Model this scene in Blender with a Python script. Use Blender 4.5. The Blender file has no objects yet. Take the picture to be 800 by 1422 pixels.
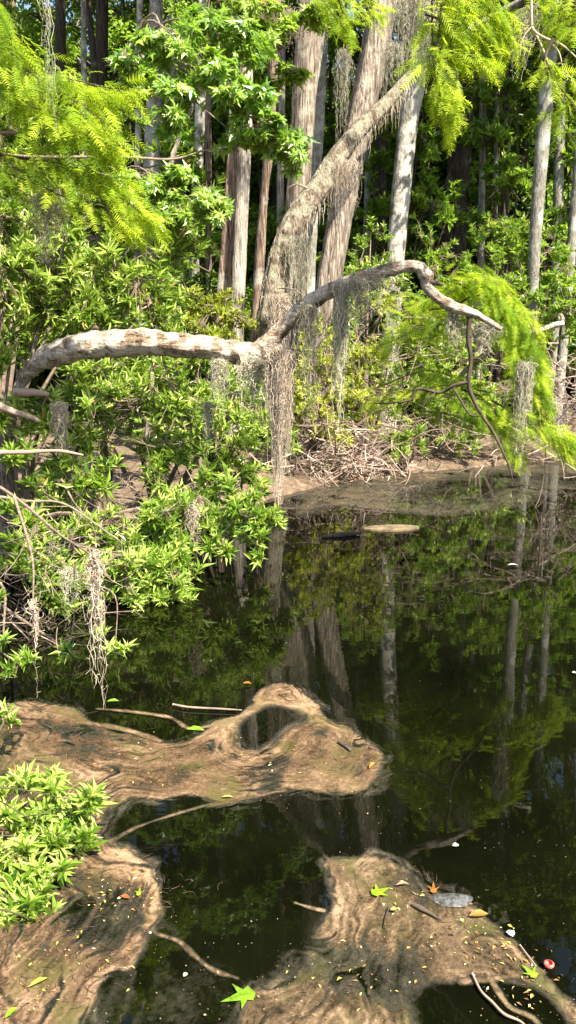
import bpy, math, random
import numpy as np
from mathutils import Vector

# ---------------------------------------------------------------- camera, sky, sun, exposure
SC = bpy.context.scene
COL = SC.collection
R = math.radians
CAM_H, PITCH, FPX = 2.0, R(12.0), 1116.0
cam_d = bpy.data.cameras.new('camera'); cam = bpy.data.objects.new('camera', cam_d); COL.objects.link(cam)
cam.location = (0, 0, CAM_H); cam.rotation_euler = (R(90) - PITCH, 0, 0)
cam_d.sensor_fit = 'VERTICAL'; cam_d.sensor_height = 36; cam_d.lens = 36 * FPX / 1422
cam_d.clip_start = 0.05; cam_d.clip_end = 600
SC.camera = cam
SUN_EL, SUN_AZ = R(52), R(142)          # azimuth clockwise from +Y: behind the camera, to the right
W = bpy.data.worlds.new('World'); SC.world = W; W.use_nodes = True
wn = W.node_tree.nodes; bg = wn['Background']
sky = wn.new('ShaderNodeTexSky'); sky.sky_type = 'NISHITA'; sky.sun_disc = False
sky.sun_elevation = SUN_EL; sky.sun_rotation = SUN_AZ; sky.air_density = 1.0; sky.dust_density = 1.5
W.node_tree.links.new(sky.outputs[0], bg.inputs[0]); bg.inputs[1].default_value = 0.075
sd = bpy.data.lights.new('sun', 'SUN'); sd.energy = 5.0; sd.angle = R(0.5); sd.color = (1.0, 0.92, 0.78)
sun = bpy.data.objects.new('sun', sd); COL.objects.link(sun)
tosun = Vector((math.sin(SUN_AZ) * math.cos(SUN_EL), math.cos(SUN_AZ) * math.cos(SUN_EL), math.sin(SUN_EL)))
sun.rotation_euler = tosun.to_track_quat('Z', 'Y').to_euler(); sun.location = (10, -10, 20)
SC.view_settings.view_transform = 'Standard'; SC.view_settings.look = 'None'
SC.view_settings.exposure = 2.05; SC.view_settings.gamma = 1.0; SC.view_settings.use_curve_mapping = False
SC.render.engine = 'CYCLES'
cy = SC.cycles
cy.max_bounces = 5; cy.diffuse_bounces = 3; cy.glossy_bounces = 3; cy.transmission_bounces = 4
cy.transparent_max_bounces = 12; cy.use_denoising = True; cy.caustics_reflective = False; cy.caustics_refractive = False
cy.sample_clamp_indirect = 6.0
try: cy.denoising_prefilter = 'ACCURATE'
except Exception: pass

rng = np.random.default_rng(11)
random.seed(11)

# ---------------------------------------------------------------- photo point -> place in the world
FW = np.array([0, math.cos(PITCH), -math.sin(PITCH)]); UP = np.array([0, math.sin(PITCH), math.cos(PITCH)])
def ray(px, py):
    return FW + np.array([(px - 400) / FPX, 0, 0]) + UP * ((711 - py) / FPX)
def P(px, py, Y):
    d = ray(px, py); t = Y / d[1]
    return np.array([0, 0, CAM_H]) + d * t
def PW(px, py, z=0.0):
    d = ray(px, py); t = (z - CAM_H) / d[2]
    return np.array([0, 0, CAM_H]) + d * t
def mpp(Y): return Y / FPX * 1.02       # metres per photo pixel at that distance

# ---------------------------------------------------------------- geometry helpers
def unit(a): return a / np.maximum(np.linalg.norm(a, axis=-1, keepdims=True), 1e-9)
def rand_unit(n): return unit(rng.normal(size=(n, 3)))
_ph = rng.uniform(0, 6.28, (6, 3, 3)); _fr = rng.uniform(-1, 1, (6, 3, 3))
def noise3(p, s=1.0):
    """smooth pseudo noise about -1..1"""
    q = np.asarray(p) * s; o = 0
    for k in range(6):
        f = _fr[k] * (1.2 + 0.55 * k)
        a = np.sin(q @ f + _ph[k, 0]); o = o + a[..., 0] * np.cos(a[..., 1] * 1.7 + _ph[k, 1, 0]) * (1.0 / (1 + 0.35 * k))
    return o / 2.2
class Geo:
    def __init__(s): s.V = []; s.F = {}; s.M = {}; s.A = []; s.n = 0
    def add(s, V, F, mi=0, a=None):
        V = np.asarray(V, float).reshape(-1, 3)
        for f in (F if isinstance(F, (list, tuple)) else [F]):
            f = np.asarray(f)
            if len(f) == 0: continue
            k = f.shape[1]
            s.F.setdefault(k, []).append(f + s.n); s.M.setdefault(k, []).append(np.full(len(f), mi))
        s.V.append(V); s.A.append(np.full(len(V), 0.5) if a is None else np.asarray(a, float).ravel()); s.n += len(V)
        return s
def make_mesh(name, geo, mats, base=(0, 0, 0), smooth=False, attrs=None):
    V = np.concatenate(geo.V) - np.asarray(base)
    me = bpy.data.meshes.new(name)
    li = []; tot = []; mi = []
    for k in geo.F:
        f = np.concatenate(geo.F[k]); li.append(f.ravel()); tot.append(np.full(len(f), k)); mi.append(np.concatenate(geo.M[k]))
    li = np.concatenate(li); tot = np.concatenate(tot); mi = np.concatenate(mi)
    st = np.concatenate([[0], np.cumsum(tot)[:-1]])
    me.vertices.add(len(V)); me.vertices.foreach_set('co', V.astype(np.float32).ravel())
    me.loops.add(len(li)); me.loops.foreach_set('vertex_index', li.astype(np.int32))
    me.polygons.add(len(tot)); me.polygons.foreach_set('loop_start', st.astype(np.int32))
    me.polygons.foreach_set('loop_total', tot.astype(np.int32))
    me.polygons.foreach_set('material_index', mi.astype(np.int32))
    me.polygons.foreach_set('use_smooth', np.full(len(tot), smooth))
    at = me.attributes.new('rnd', 'FLOAT', 'POINT'); at.data.foreach_set('value', np.concatenate(geo.A).astype(np.float32))
    for k, v in (attrs or {}).items():
        at = me.attributes.new(k, 'FLOAT', 'POINT'); at.data.foreach_set('value', np.asarray(v, np.float32).ravel())
    for m in (mats if isinstance(mats, (list, tuple)) else [mats]): me.materials.append(m)
    me.update(calc_edges=True); me.validate()
    return me
def tag(o, label=None, cat=None, group=None, kind=None):
    if label: o['label'] = label
    if cat: o['category'] = cat
    if group: o['group'] = group
    if kind: o['kind'] = kind
    return o
class Thing:
    def __init__(s, name, label, cat, base, group=None):
        s.o = bpy.data.objects.new(name, None); COL.objects.link(s.o); s.base = np.array(base, float)
        s.o.location = s.base; s.o.empty_display_size = 0.2; tag(s.o, label, cat, group)
    def part(s, name, geo, mats, smooth=False, parent=None, label=None):
        me = make_mesh(name, geo, mats, s.base, smooth); o = bpy.data.objects.new(name, me); COL.objects.link(o)
        o.parent = parent or s.o
        if label: o['label'] = label
        return o
def single(name, geo, mats, label, cat, base, smooth=False, group=None, kind=None, attrs=None):
    me = make_mesh(name, geo, mats, base, smooth, attrs); o = bpy.data.objects.new(name, me); COL.objects.link(o)
    o.location = tuple(base); return tag(o, label, cat, group, kind)
def catmull(pts, m=6):
    p = np.asarray(pts, float)
    if len(p) < 3: 
        t = np.linspace(0, 1, m * (len(p) - 1) + 1)[:, None]; return p[0] * (1 - t) + p[-1] * t
    q = np.vstack([2 * p[0] - p[1], p, 2 * p[-1] - p[-2]]); out = []
    for i in range(1, len(q) - 2):
        for k in range(m):
            t = k / m
            out.append(0.5 * (2 * q[i] + (q[i + 1] - q[i - 1]) * t + (2 * q[i - 1] - 5 * q[i] + 4 * q[i + 1] - q[i + 2]) * t * t + (3 * q[i] - q[i - 1] - 3 * q[i + 1] + q[i + 2]) * t ** 3))
    out.append(p[-1]); return np.array(out)
def tube(pts, rad, n=10, flute=0.0, rough=0.0, m=6, cap=True, nfl=5):
    pts = np.asarray(pts, float); c = catmull(np.hstack([pts, np.asarray(rad, float)[:, None]]), m)
    p = c[:, :3]; r = np.maximum(c[:, 3], 0.0015); k = len(p)
    t = unit(np.gradient(p, axis=0)); ref = np.array([0, 1.0, 0.13]) if abs(t[0][1]) < 0.8 else np.array([0, 0, 1.0])
    u = unit(np.cross(t, ref)); v = np.cross(t, u)
    th = np.linspace(0, 2 * math.pi, n, endpoint=False)
    L = np.concatenate([[0], np.cumsum(np.linalg.norm(np.diff(p, axis=0), axis=1))])
    ph = rng.uniform(0, 6.28, 3)
    prof = 1 + flute * (np.sin(nfl * th[None] + ph[0] + 0.5 * np.sin(L[:, None] * 0.8 + ph[1])) * 0.6 + np.sin((nfl * 2 + 1) * th[None] + ph[2] + L[:, None] * 0.3) * 0.4)
    ring = p[:, None] + (u[:, None] * np.cos(th)[None, :, None] + v[:, None] * np.sin(th)[None, :, None]) * (r[:, None] * prof)[..., None]
    if rough: ring = ring + (ring - p[:, None]) * (noise3(ring, 9.0 / max(r.mean() * 8, 0.5))[..., None] * rough)
    V = ring.reshape(-1, 3); i = np.arange(k - 1)[:, None] * n; j = np.arange(n)[None]; jn = (j + 1) % n
    F = np.stack([i + j, i + jn, i + n + jn, i + n + j], -1).reshape(-1, 4)
    if cap:
        V = np.vstack([V, p[0], p[-1]]); jj = np.arange(n); a = (k - 1) * n
        T = np.vstack([np.stack([jj, np.full(n, k * n), (jj + 1) % n], -1)[:, ::-1], np.stack([a + jj, a + (jj + 1) % n, np.full(n, k * n + 1)], -1)])
        return V, [F, T]
    return V, [F]
def tubes_vec(pts, rad, n=3):
    """many thin tubes at once: pts (N,S,3), rad (N,S)"""
    N, S = pts.shape[:2]
    t = unit(np.gradient(pts, axis=1)); ref = rand_unit(N)[:, None]
    u = unit(np.cross(t, ref)); v = np.cross(t, u); th = np.arange(n) * 2 * math.pi / n
    V = pts[:, :, None] + (u[:, :, None] * np.cos(th)[:, None] + v[:, :, None] * np.sin(th)[:, None]) * rad[:, :, None, None]
    b = np.arange(N)[:, None, None] * S * n; i = np.arange(S - 1)[None, :, None] * n; j = np.arange(n)[None, None]; jn = (j + 1) % n
    F = np.stack([b + i + j, b + i + jn, b + i + n + jn, b + i + n + j], -1).reshape(-1, 4)
    return V.reshape(-1, 3), F
def sticks(A, B, r0, r1, bend=0.08, S=4):
    A = np.asarray(A); B = np.asarray(B); N = len(A); t = np.linspace(0, 1, S)[None, :, None]
    L = np.linalg.norm(B - A, axis=1)[:, None, None]
    off = rand_unit(N)[:, None] * L * bend * rng.uniform(0.2, 1, (N, 1, 1)) * 4 * t * (1 - t)
    pts = A[:, None] * (1 - t) + B[:, None] * t + off
    rad = np.broadcast_to(np.asarray(r0).reshape(-1, 1), (N, 1)) * (1 - t[..., 0]) + np.asarray(r1).reshape(-1, 1) * t[..., 0]
    return tubes_vec(pts, rad)

# leaf templates: x along the leaf, y across, z up (unit length, width 1)
LEAF_LO = (np.array([[0, 0, 0], [.42, -.5, .10], [1, 0, -.10], [.42, .5, .10]]), np.array([[0, 1, 2], [0, 2, 3]]))
LEAF_HI = (np.array([[0, 0, 0], [.28, .40, .16], [.28, 0, .03], [.28, -.40, .16], [.66, .5, .12], [.66, 0, -.02], [.66, -.5, .12], [1, 0, -.14]]),
           [np.array([[0, 2, 1], [0, 3, 2], [4, 5, 7], [5, 6, 7]]), np.array([[1, 2, 5, 4], [2, 3, 6, 5]])])
def _maple():
    pts = [(0, .03)]
    for a, r in ((-118, .42), (-88, .26), (-62, .72), (-38, .32), (0, 1.0), (38, .32), (62, .72), (88, .26), (118, .42)):
        pts.append((.28 + r * .72 * math.cos(R(a)), r * .72 * math.sin(R(a))))
    V = np.array([(.3, 0, .05)] + [(x, y, -.10 * math.hypot(x - .3, y) ** 1.5 * 2) for x, y in pts]); n = len(pts)
    return V, np.array([[0, 1 + i, 1 + (i + 1) % n] for i in range(n)])
LEAF_MAPLE = _maple()
def _spray():
    V = []; F = []
    V += [(0, -.008, 0), (0, .008, 0), (1, 0, -.12)]; F.append([0, 1, 2])
    for k in range(10):
        x = .05 + .9 * k / 9; z = -.12 * x * x
        L = .26 * math.sin(math.pi * (0.16 + 0.78 * x)) + .04
        for sgn in (-1, 1):
            b = len(V); dx = L * .62; V += [(x - .03, 0, z), (x + .03, 0, z), (x + dx, sgn * L * .8, z - .02 + .04 * ((k * 7) % 3 - 1))]; F.append([b, b + 1, b + 2])
    return np.array(V), np.array(F)
SPRAY = _spray()
def leaves(geo, Pn, D, N, L, Wd, tpl, mi=0, rnd=None):
    """place a leaf template n times: at Pn, along D, facing N"""
    T, F = tpl; n = len(Pn); D = unit(D); S = unit(np.cross(N, D)); Z = np.cross(D, S)
    L = np.broadcast_to(L, (n,))[:, None, None]; Wd = np.broadcast_to(Wd, (n,))[:, None, None]
    V = Pn[:, None] + D[:, None] * (T[None, :, 0:1] * L) + S[:, None] * (T[None, :, 1:2] * Wd) + Z[:, None] * (T[None, :, 2:3] * L)
    k = len(T); off = (np.arange(n) * k)[:, None, None]
    Fs = [(f[None] + off).reshape(-1, f.shape[1]) for f in (F if isinstance(F, list) else [F])]
    if rnd is None: rnd = rng.uniform(0, 1, n)
    geo.add(V.reshape(-1, 3), Fs, mi, np.repeat(rnd, k))

# ---------------------------------------------------------------- materials
def mat(name):
    m = bpy.data.materials.new(name); m.use_nodes = True; nt = m.node_tree; b = nt.nodes['Principled BSDF']
    return m, nt, b
def ramp(nt, fac, stops):
    r = nt.nodes.new('ShaderNodeValToRGB'); e = r.color_ramp.elements
    while len(e) < len(stops): e.new(0.5)
    for i, (p, c) in enumerate(stops): e[i].position = p; e[i].color = (*c, 1)
    if fac is not None: nt.links.new(fac, r.inputs[0])
    return r
def attr(nt, name):
    a = nt.nodes.new('ShaderNodeAttribute'); a.attribute_name = name; return a.outputs['Fac']
def texco(nt, scale, out='Object'):
    t = nt.nodes.new('ShaderNodeTexCoord'); m = nt.nodes.new('ShaderNodeMapping'); m.inputs['Scale'].default_value = scale
    nt.links.new(t.outputs[out], m.inputs[0]); return m.outputs[0]
def nz(nt, vec, scale, detail=4, rough=.6, dist=0.0):
    n = nt.nodes.new('ShaderNodeTexNoise'); n.inputs['Scale'].default_value = scale; n.inputs['Detail'].default_value = detail
    n.inputs['Roughness'].default_value = rough; n.inputs['Distortion'].default_value = dist
    if vec is not None: nt.links.new(vec, n.inputs['Vector'])
    return n.outputs['Fac']
def math_n(nt, op, a, b=None, c=None, clamp=False):
    n = nt.nodes.new('ShaderNodeMath'); n.operation = op; n.use_clamp = clamp
    for i, v in enumerate((a, b, c)):
        if v is None: continue
        if isinstance(v, (int, float)): n.inputs[i].default_value = v
        else: nt.links.new(v, n.inputs[i])
    return n.outputs[0]
def leaf_mat(name, stops, trans=(0.3, 0.5, 0.04), tmix=0.4, rough=.42, spec=.5):
    m, nt, b = mat(name)
    r = ramp(nt, attr(nt, 'rnd'), stops); nt.links.new(r.outputs[0], b.inputs['Base Color'])
    b.inputs['Roughness'].default_value = rough; b.inputs['Specular IOR Level'].default_value = spec
    t = nt.nodes.new('ShaderNodeBsdfTranslucent')
    mx = nt.nodes.new('ShaderNodeMix'); mx.data_type = 'RGBA'; mx.inputs[0].default_value = .6
    nt.links.new(r.outputs[0], mx.inputs[6]); mx.inputs[7].default_value = (*trans, 1); nt.links.new(mx.outputs[2], t.inputs[0])
    s = nt.nodes.new('ShaderNodeMixShader'); s.inputs[0].default_value = tmix
    nt.links.new(b.outputs[0], s.inputs[1]); nt.links.new(t.outputs[0], s.inputs[2])
    nt.links.new(s.outputs[0], nt.nodes['Material Output'].inputs[0]); return m
def bark_mat(name, dark, mid, light, lichen=None, lich=0.5, sc=(9, 9, 1.1), bump=.6, lsc=3.0, fleck=None):
    m, nt, b = mat(name); v = texco(nt, sc)
    n = nz(nt, v, 3.0, 6, .65, .4); r = ramp(nt, n, [(.34, dark), (.5, mid), (.66, light)]); col = r.outputs[0]
    v2 = texco(nt, (1, 1, 1)); n2 = nz(nt, v2, lsc, 5, .6)
    if lichen:
        mk = ramp(nt, n2, [(lich - .07, (0, 0, 0)), (lich + .05, (1, 1, 1))])
        mx = nt.nodes.new('ShaderNodeMix'); mx.data_type = 'RGBA'; nt.links.new(mk.outputs[0], mx.inputs[0]); nt.links.new(col, mx.inputs[6]); mx.inputs[7].default_value = (*lichen, 1); col = mx.outputs[2]
    n3 = nz(nt, v2, 45 if not fleck else 34, 3, .7); sp = ramp(nt, n3, [(.3, (.45, .42, .4)), (.5, (1, 1, 1))] if not fleck else [(.36, (.10, .085, .07)), (.43, (1, 1, 1))])
    mm = nt.nodes.new('ShaderNodeMix'); mm.data_type = 'RGBA'; mm.blend_type = 'MULTIPLY'; mm.inputs[0].default_value = .6
    nt.links.new(col, mm.inputs[6]); nt.links.new(sp.outputs[0], mm.inputs[7]); nt.links.new(mm.outputs[2], b.inputs['Base Color'])
    b.inputs['Roughness'].default_value = .9; b.inputs['Specular IOR Level'].default_value = .15
    bp = nt.nodes.new('ShaderNodeBump'); bp.inputs['Strength'].default_value = bump; bp.inputs['Distance'].default_value = .05
    nt.links.new(n, bp.inputs['Height']); nt.links.new(bp.outputs[0], b.inputs['Normal']); return m
def plain_mat(name, stops, rough=.85, scale=12, spec=.2, use_attr=False):
    m, nt, b = mat(name); f = attr(nt, 'rnd') if use_attr else nz(nt, texco(nt, (1, 1, 1)), scale, 5, .6)
    r = ramp(nt, f, stops); nt.links.new(r.outputs[0], b.inputs['Base Color']); b.inputs['Roughness'].default_value = rough
    b.inputs['Specular IOR Level'].default_value = spec; return m

M = {}
DEAD = (1, (.30, .17, .07))
M['shrub'] = leaf_mat('shrub_leaf', [(0, (.012, .032, .004)), (.35, (.065, .13, .012)), (.65, (.19, .30, .026)), (.96, (.50, .58, .15)), DEAD], (.38, .58, .04), .36, .36, .5)
M['near'] = leaf_mat('near_leaf', [(0, (.020, .060, .008)), (.5, (.15, .27, .022)), (.96, (.50, .58, .15)), DEAD], (.40, .60, .04), .36, .34, .6)
M['olive'] = leaf_mat('olive_leaf', [(0, (.05, .09, .010)), (.5, (.21, .28, .022)), (.96, (.48, .50, .09)), DEAD], (.46, .52, .04), .4, .5, .4)
M['cypress'] = leaf_mat('cypress_needles', [(0, (.04, .09, .006)), (.45, (.18, .29, .014)), (.96, (.44, .53, .04)), DEAD], (.50, .64, .025), .52, .6, .2)
M['maple'] = leaf_mat('maple_leaf', [(0, (.035, .10, .012)), (.5, (.12, .25, .022)), (.96, (.32, .44, .07)), DEAD], (.34, .58, .035), .42, .28, .9)
M['wood_leaf'] = leaf_mat('wood_leaf', [(0, (.035, .085, .010)), (.5, (.11, .21, .020)), (.96, (.28, .38, .045)), DEAD], (.36, .56, .035), .5, .45, .5)
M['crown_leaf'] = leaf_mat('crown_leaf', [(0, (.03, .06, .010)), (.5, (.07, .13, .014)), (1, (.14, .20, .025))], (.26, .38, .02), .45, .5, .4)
M['bark_white'] = bark_mat('bark_white', (.06, .052, .04), (.16, .145, .115), (.30, .28, .235), (.42, .40, .34), .50, (12, 12, 4), .6, 4, True)
M['bark_cypress'] = bark_mat('bark_cypress', (.05, .036, .026), (.20, .16, .125), (.44, .38, .31), (.36, .33, .25), .62, (11, 11, .8), 1.0)
M['bark_pale'] = bark_mat('bark_pale', (.09, .07, .05), (.32, .28, .23), (.58, .54, .46), (.46, .42, .34), .60, (12, 12, .9), .9)
M['bark_brown'] = bark_mat('bark_brown', (.035, .022, .015), (.17, .115, .08), (.38, .30, .23), (.34, .31, .24), .60, (13, 13, 1.0), 1.0)
M['bark_grey'] = bark_mat('bark_grey', (.08, .075, .06), (.17, .16, .13), (.27, .26, .22), (.34, .35, .30), .56, (10, 10, 2.5), .5)
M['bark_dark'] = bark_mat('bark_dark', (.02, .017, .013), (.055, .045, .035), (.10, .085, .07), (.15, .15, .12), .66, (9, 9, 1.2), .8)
M['log'] = bark_mat('log_bark', (.06, .038, .022), (.25, .18, .12), (.40, .32, .24), (.52, .46, .37), .50, (3, 9, 9), 1.2, 9, True)
M['limb'] = bark_mat('limb_bark', (.035, .025, .018), (.15, .115, .08), (.36, .30, .22), (.30, .28, .20), .52, (12, 12, 2.0), 1.5, 5)
M['twig'] = plain_mat('twig_bark', [(.3, (.09, .065, .045)), (.7, (.26, .20, .15))], .9, 20)
M['twig_dark'] = plain_mat('dark_twig_bark', [(.3, (.025, .018, .013)), (.7, (.09, .07, .05))], .9, 20)
M['deadwood'] = plain_mat('dead_wood', [(0, (.07, .045, .032)), (.5, (.24, .175, .135)), (1, (.44, .36, .30))], .9, use_attr=True)
M['moss'] = leaf_mat('spanish_moss', [(0, (.22, .20, .13)), (.5, (.42, .39, .29)), (1, (.62, .58, .46))], (.50, .47, .33), .3, .9, .1)
M['moss_pink'] = leaf_mat('dry_moss', [(0, (.26, .20, .14)), (.5, (.46, .38, .29)), (1, (.64, .56, .46))], (.50, .42, .32), .25, .9, .1)

def water_mat():
    m, nt, b = mat('pond_water'); v = texco(nt, (1, 1, 1))
    r = ramp(nt, nz(nt, v, .8, 4, .6), [(.35, (.0012, .0014, .0006)), (.65, (.0035, .0042, .0014))])
    nt.links.new(r.outputs[0], b.inputs['Base Color']); b.inputs['Roughness'].default_value = .018; b.inputs['IOR'].default_value = 1.36
    bp = nt.nodes.new('ShaderNodeBump'); bp.inputs['Strength'].default_value = .03; bp.inputs['Distance'].default_value = .02
    nt.links.new(nz(nt, texco(nt, (1.6, 3.0, 1)), 1.7, 3, .5, .6), bp.inputs['Height']); nt.links.new(bp.outputs[0], b.inputs['Normal']); return m
M['water'] = water_mat()
def ground_mat():
    m, nt, b = mat('leaf_litter'); v = texco(nt, (1, 1, 1))
    r = ramp(nt, nz(nt, v, 9, 8, .75, .5), [(.3, (.035, .022, .013)), (.5, (.12, .078, .047)), (.68, (.25, .175, .11))])
    g = ramp(nt, nz(nt, v, 2.9, 5, .7), [(.56, (0, 0, 0)), (.72, (.6, .6, .6))])
    mx = nt.nodes.new('ShaderNodeMix'); mx.data_type = 'RGBA'; nt.links.new(g.outputs[0], mx.inputs[0]); nt.links.new(r.outputs[0], mx.inputs[6]); mx.inputs[7].default_value = (.05, .075, .02, 1)
    nt.links.new(mx.outputs[2], b.inputs['Base Color']); b.inputs['Roughness'].default_value = .95
    bp = nt.nodes.new('ShaderNodeBump'); bp.inputs['Strength'].default_value = .8; bp.inputs['Distance'].default_value = .06
    nt.links.new(nz(nt, v, 22, 6, .7), bp.inputs['Height']); nt.links.new(bp.outputs[0], b.inputs['Normal']); return m
M['ground'] = ground_mat()
def scum_mat(name, lo, mid, hi, green=(.10, .095, .03), rough=.5):
    m, nt, b = mat(name); tone = attr(nt, 'tone'); dens = attr(nt, 'dens'); v = texco(nt, (1, 1, 1), 'Object')
    fine = nz(nt, v, 48, 8, .82, .5); f2 = math_n(nt, 'MULTIPLY_ADD', math_n(nt, 'SUBTRACT', fine, .5), 1.15, tone)
    r = ramp(nt, f2, [(.10, lo), (.5, mid), (.88, hi)])
    gm = ramp(nt, nz(nt, v, 3.2, 5, .65, .4), [(.49, (0, 0, 0)), (.62, (.75, .75, .75))])
    mx = nt.nodes.new('ShaderNodeMix'); mx.data_type = 'RGBA'; nt.links.new(gm.outputs[0], mx.inputs[0]); nt.links.new(r.outputs[0], mx.inputs[6]); mx.inputs[7].default_value = (*green, 1)
    fm = ramp(nt, dens, [(.30, (1, 1, 1)), (.52, (0, 0, 0))]); m3 = nt.nodes.new('ShaderNodeMix'); m3.data_type = 'RGBA'; nt.links.new(fm.outputs[0], m3.inputs[0]); nt.links.new(mx.outputs[2], m3.inputs[6]); m3.inputs[7].default_value = (.125, .112, .082, 1); mx = m3
    sp = ramp(nt, nz(nt, v, 120, 4, .8), [(.28, (.25, .2, .15)), (.40, (1, 1, 1))])
    mm = nt.nodes.new('ShaderNodeMix'); mm.data_type = 'RGBA'; mm.blend_type = 'MULTIPLY'; mm.inputs[0].default_value = .8
    nt.links.new(mx.outputs[2], mm.inputs[6]); nt.links.new(sp.outputs[0], mm.inputs[7]); nt.links.new(mm.outputs[2], b.inputs['Base Color'])
    b.inputs['Roughness'].default_value = rough; b.inputs['Specular IOR Level'].default_value = .35
    bp = nt.nodes.new('ShaderNodeBump'); bp.inputs['Strength'].default_value = .22; bp.inputs['Distance'].default_value = .006
    nt.links.new(f2, bp.inputs['Height']); nt.links.new(bp.outputs[0], b.inputs['Normal'])
    a = math_n(nt, 'ADD', dens, math_n(nt, 'MULTIPLY', math_n(nt, 'SUBTRACT', fine, .5), .55))
    al = ramp(nt, a, [(.10, (0, 0, 0)), (.34, (.20, .20, .20)), (.58, (.72, .72, .72)), (.84, (1, 1, 1))]); nt.links.new(al.outputs[0], b.inputs['Alpha']); return m
M['scum'] = scum_mat('floating_pollen_scum', (.016, .009, .004), (.098, .060, .032), (.262, .175, .104), (.060, .055, .014))
M['scum_dark'] = scum_mat('floating_olive_scum', (.014, .010, .004), (.082, .054, .028), (.235, .162, .098), (.048, .050, .012))
M['silt'] = scum_mat('shore_silt', (.028, .018, .010), (.085, .058, .034), (.14, .10, .06), (.05, .052, .022))

# ---------------------------------------------------------------- ground and water
SHORE = catmull(np.array([(-60, 5.5), (-12, 6.6), (-3.6, 7.2), (-1.9, 7.6), (-1.0, 8.6), (-.35, 10.2), (.5, 11.2), (1.5, 11.9), (2.8, 12.9), (5.5, 13.6), (16, 14.8), (60, 16)]), 8)
def shore_y(x): return np.interp(x, SHORE[:, 0], SHORE[:, 1])
def ground_z(x, y):
    x = np.asarray(x, float); y = np.asarray(y, float); q = np.stack([x, y, 0 * x], -1)
    d = y - shore_y(x) + .25 * noise3(q, 1.3)
    z = np.where(d > 0, .05 + .16 * (1 - np.exp(-np.maximum(d, 0) * 1.5)) + .05 * noise3(q, 2.2) * np.minimum(np.maximum(d, 0), 1), np.maximum(d * .35, -.8))
    near = np.maximum(1.3 - y, (-1.35 - x) - np.maximum(y - 2.6, 0) * 3)     # the near bank under and left of the camera
    zn = np.clip(near * .5, -.8, .35); return np.maximum(z, zn)
def build_ground():
    xs = np.concatenate([np.linspace(-220, -12, 30), np.linspace(-11, 12, 150), np.linspace(13, 220, 30)])
    ys = np.concatenate([np.linspace(-60, -2, 15), np.linspace(-1.5, 18, 140), np.linspace(18.6, 60, 60), np.linspace(64, 300, 30)])
    X, Y = np.meshgrid(xs, ys); Z = ground_z(X, Y); nx = len(xs); i = np.arange(len(ys) - 1)[:, None] * nx; j = np.arange(nx - 1)[None]
    F = np.stack([i + j, i + j + 1, i + nx + j + 1, i + nx + j], -1).reshape(-1, 4)
    g = Geo(); g.add(np.stack([X, Y, Z], -1), F); single('ground', g, M['ground'], None, None, (0, 0, 0), True, kind='structure')
    g = Geo(); g.add([(-70, -40, 0), (70, -40, 0), (70, 17, 0), (-70, 17, 0)], np.array([[0, 1, 2, 3]]))
    single('pond_water', g, M['water'], None, None, (0, 0, 0), kind='structure')
build_ground()

# ---------------------------------------------------------------- floating scum mats
def sdist(X, Y, poly):
    """signed distance, positive inside"""
    p = np.asarray(poly)[:, :2]; q = np.roll(p, -1, 0); best = np.full(X.shape, 1e9); ins = np.zeros(X.shape, bool)
    for a, b in zip(p, q):
        e = b - a; L = max(e @ e, 1e-9); t = np.clip(((X - a[0]) * e[0] + (Y - a[1]) * e[1]) / L, 0, 1)
        best = np.minimum(best, np.hypot(X - a[0] - t * e[0], Y - a[1] - t * e[1]))
        if a[1] != b[1]: ins ^= ((a[1] > Y) != (b[1] > Y)) & (X < (b[0] - a[0]) * (Y - a[1]) / (b[1] - a[1]) + a[0])
    return np.where(ins, best, -best)
def pline(X, Y, pts):
    best = np.full(X.shape, 1e9)
    for a, b in zip(pts[:-1], pts[1:]):
        e = (b - a)[:2]; L = max(e @ e, 1e-9); t = np.clip(((X - a[0]) * e[0] + (Y - a[1]) * e[1]) / L, 0, 1)
        best = np.minimum(best, np.hypot(X - a[0] - t * e[0], Y - a[1] - t * e[1]))
    return best
def wpts(px, closed=True, m=5):
    w = np.array([PW(x, y)[:2] for x, y in px])
    if closed: w = np.vstack([w, w[:1]])
    return catmull(np.hstack([w, np.zeros((len(w), 1))]), m)[:(-1 if closed else None)]
def bil(A, x, y):
    h, w = A.shape; x = np.clip(x, 0, w - 1.001); y = np.clip(y, 0, h - 1.001); i = x.astype(int); j = y.astype(int); fx = x - i; fy = y - j
    return (A[j, i] * (1 - fx) + A[j, i + 1] * fx) * (1 - fy) + (A[j + 1, i] * (1 - fx) + A[j + 1, i + 1] * fx) * fy
def lic(psi, steps, h, blur):
    gy, gx = np.gradient(psi); n = np.hypot(gx, gy) + 1e-6; u, v = gy / n, -gx / n
    N = rng.normal(size=psi.shape)
    for _ in range(blur): N = (N + np.roll(N, 1, 0) + np.roll(N, -1, 0) + np.roll(N, 1, 1) + np.roll(N, -1, 1)) / 5
    J, I = np.meshgrid(np.arange(psi.shape[1], dtype=float), np.arange(psi.shape[0], dtype=float)); acc = N.copy()
    for s in (1, -1):
        x, y = J.copy(), I.copy()
        for _ in range(steps):
            uu, vv = bil(u, x, y), bil(v, x, y); x = x + s * h * uu; y = y + s * h * vv; acc += bil(N, x, y)
    return acc / acc.std()
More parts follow.
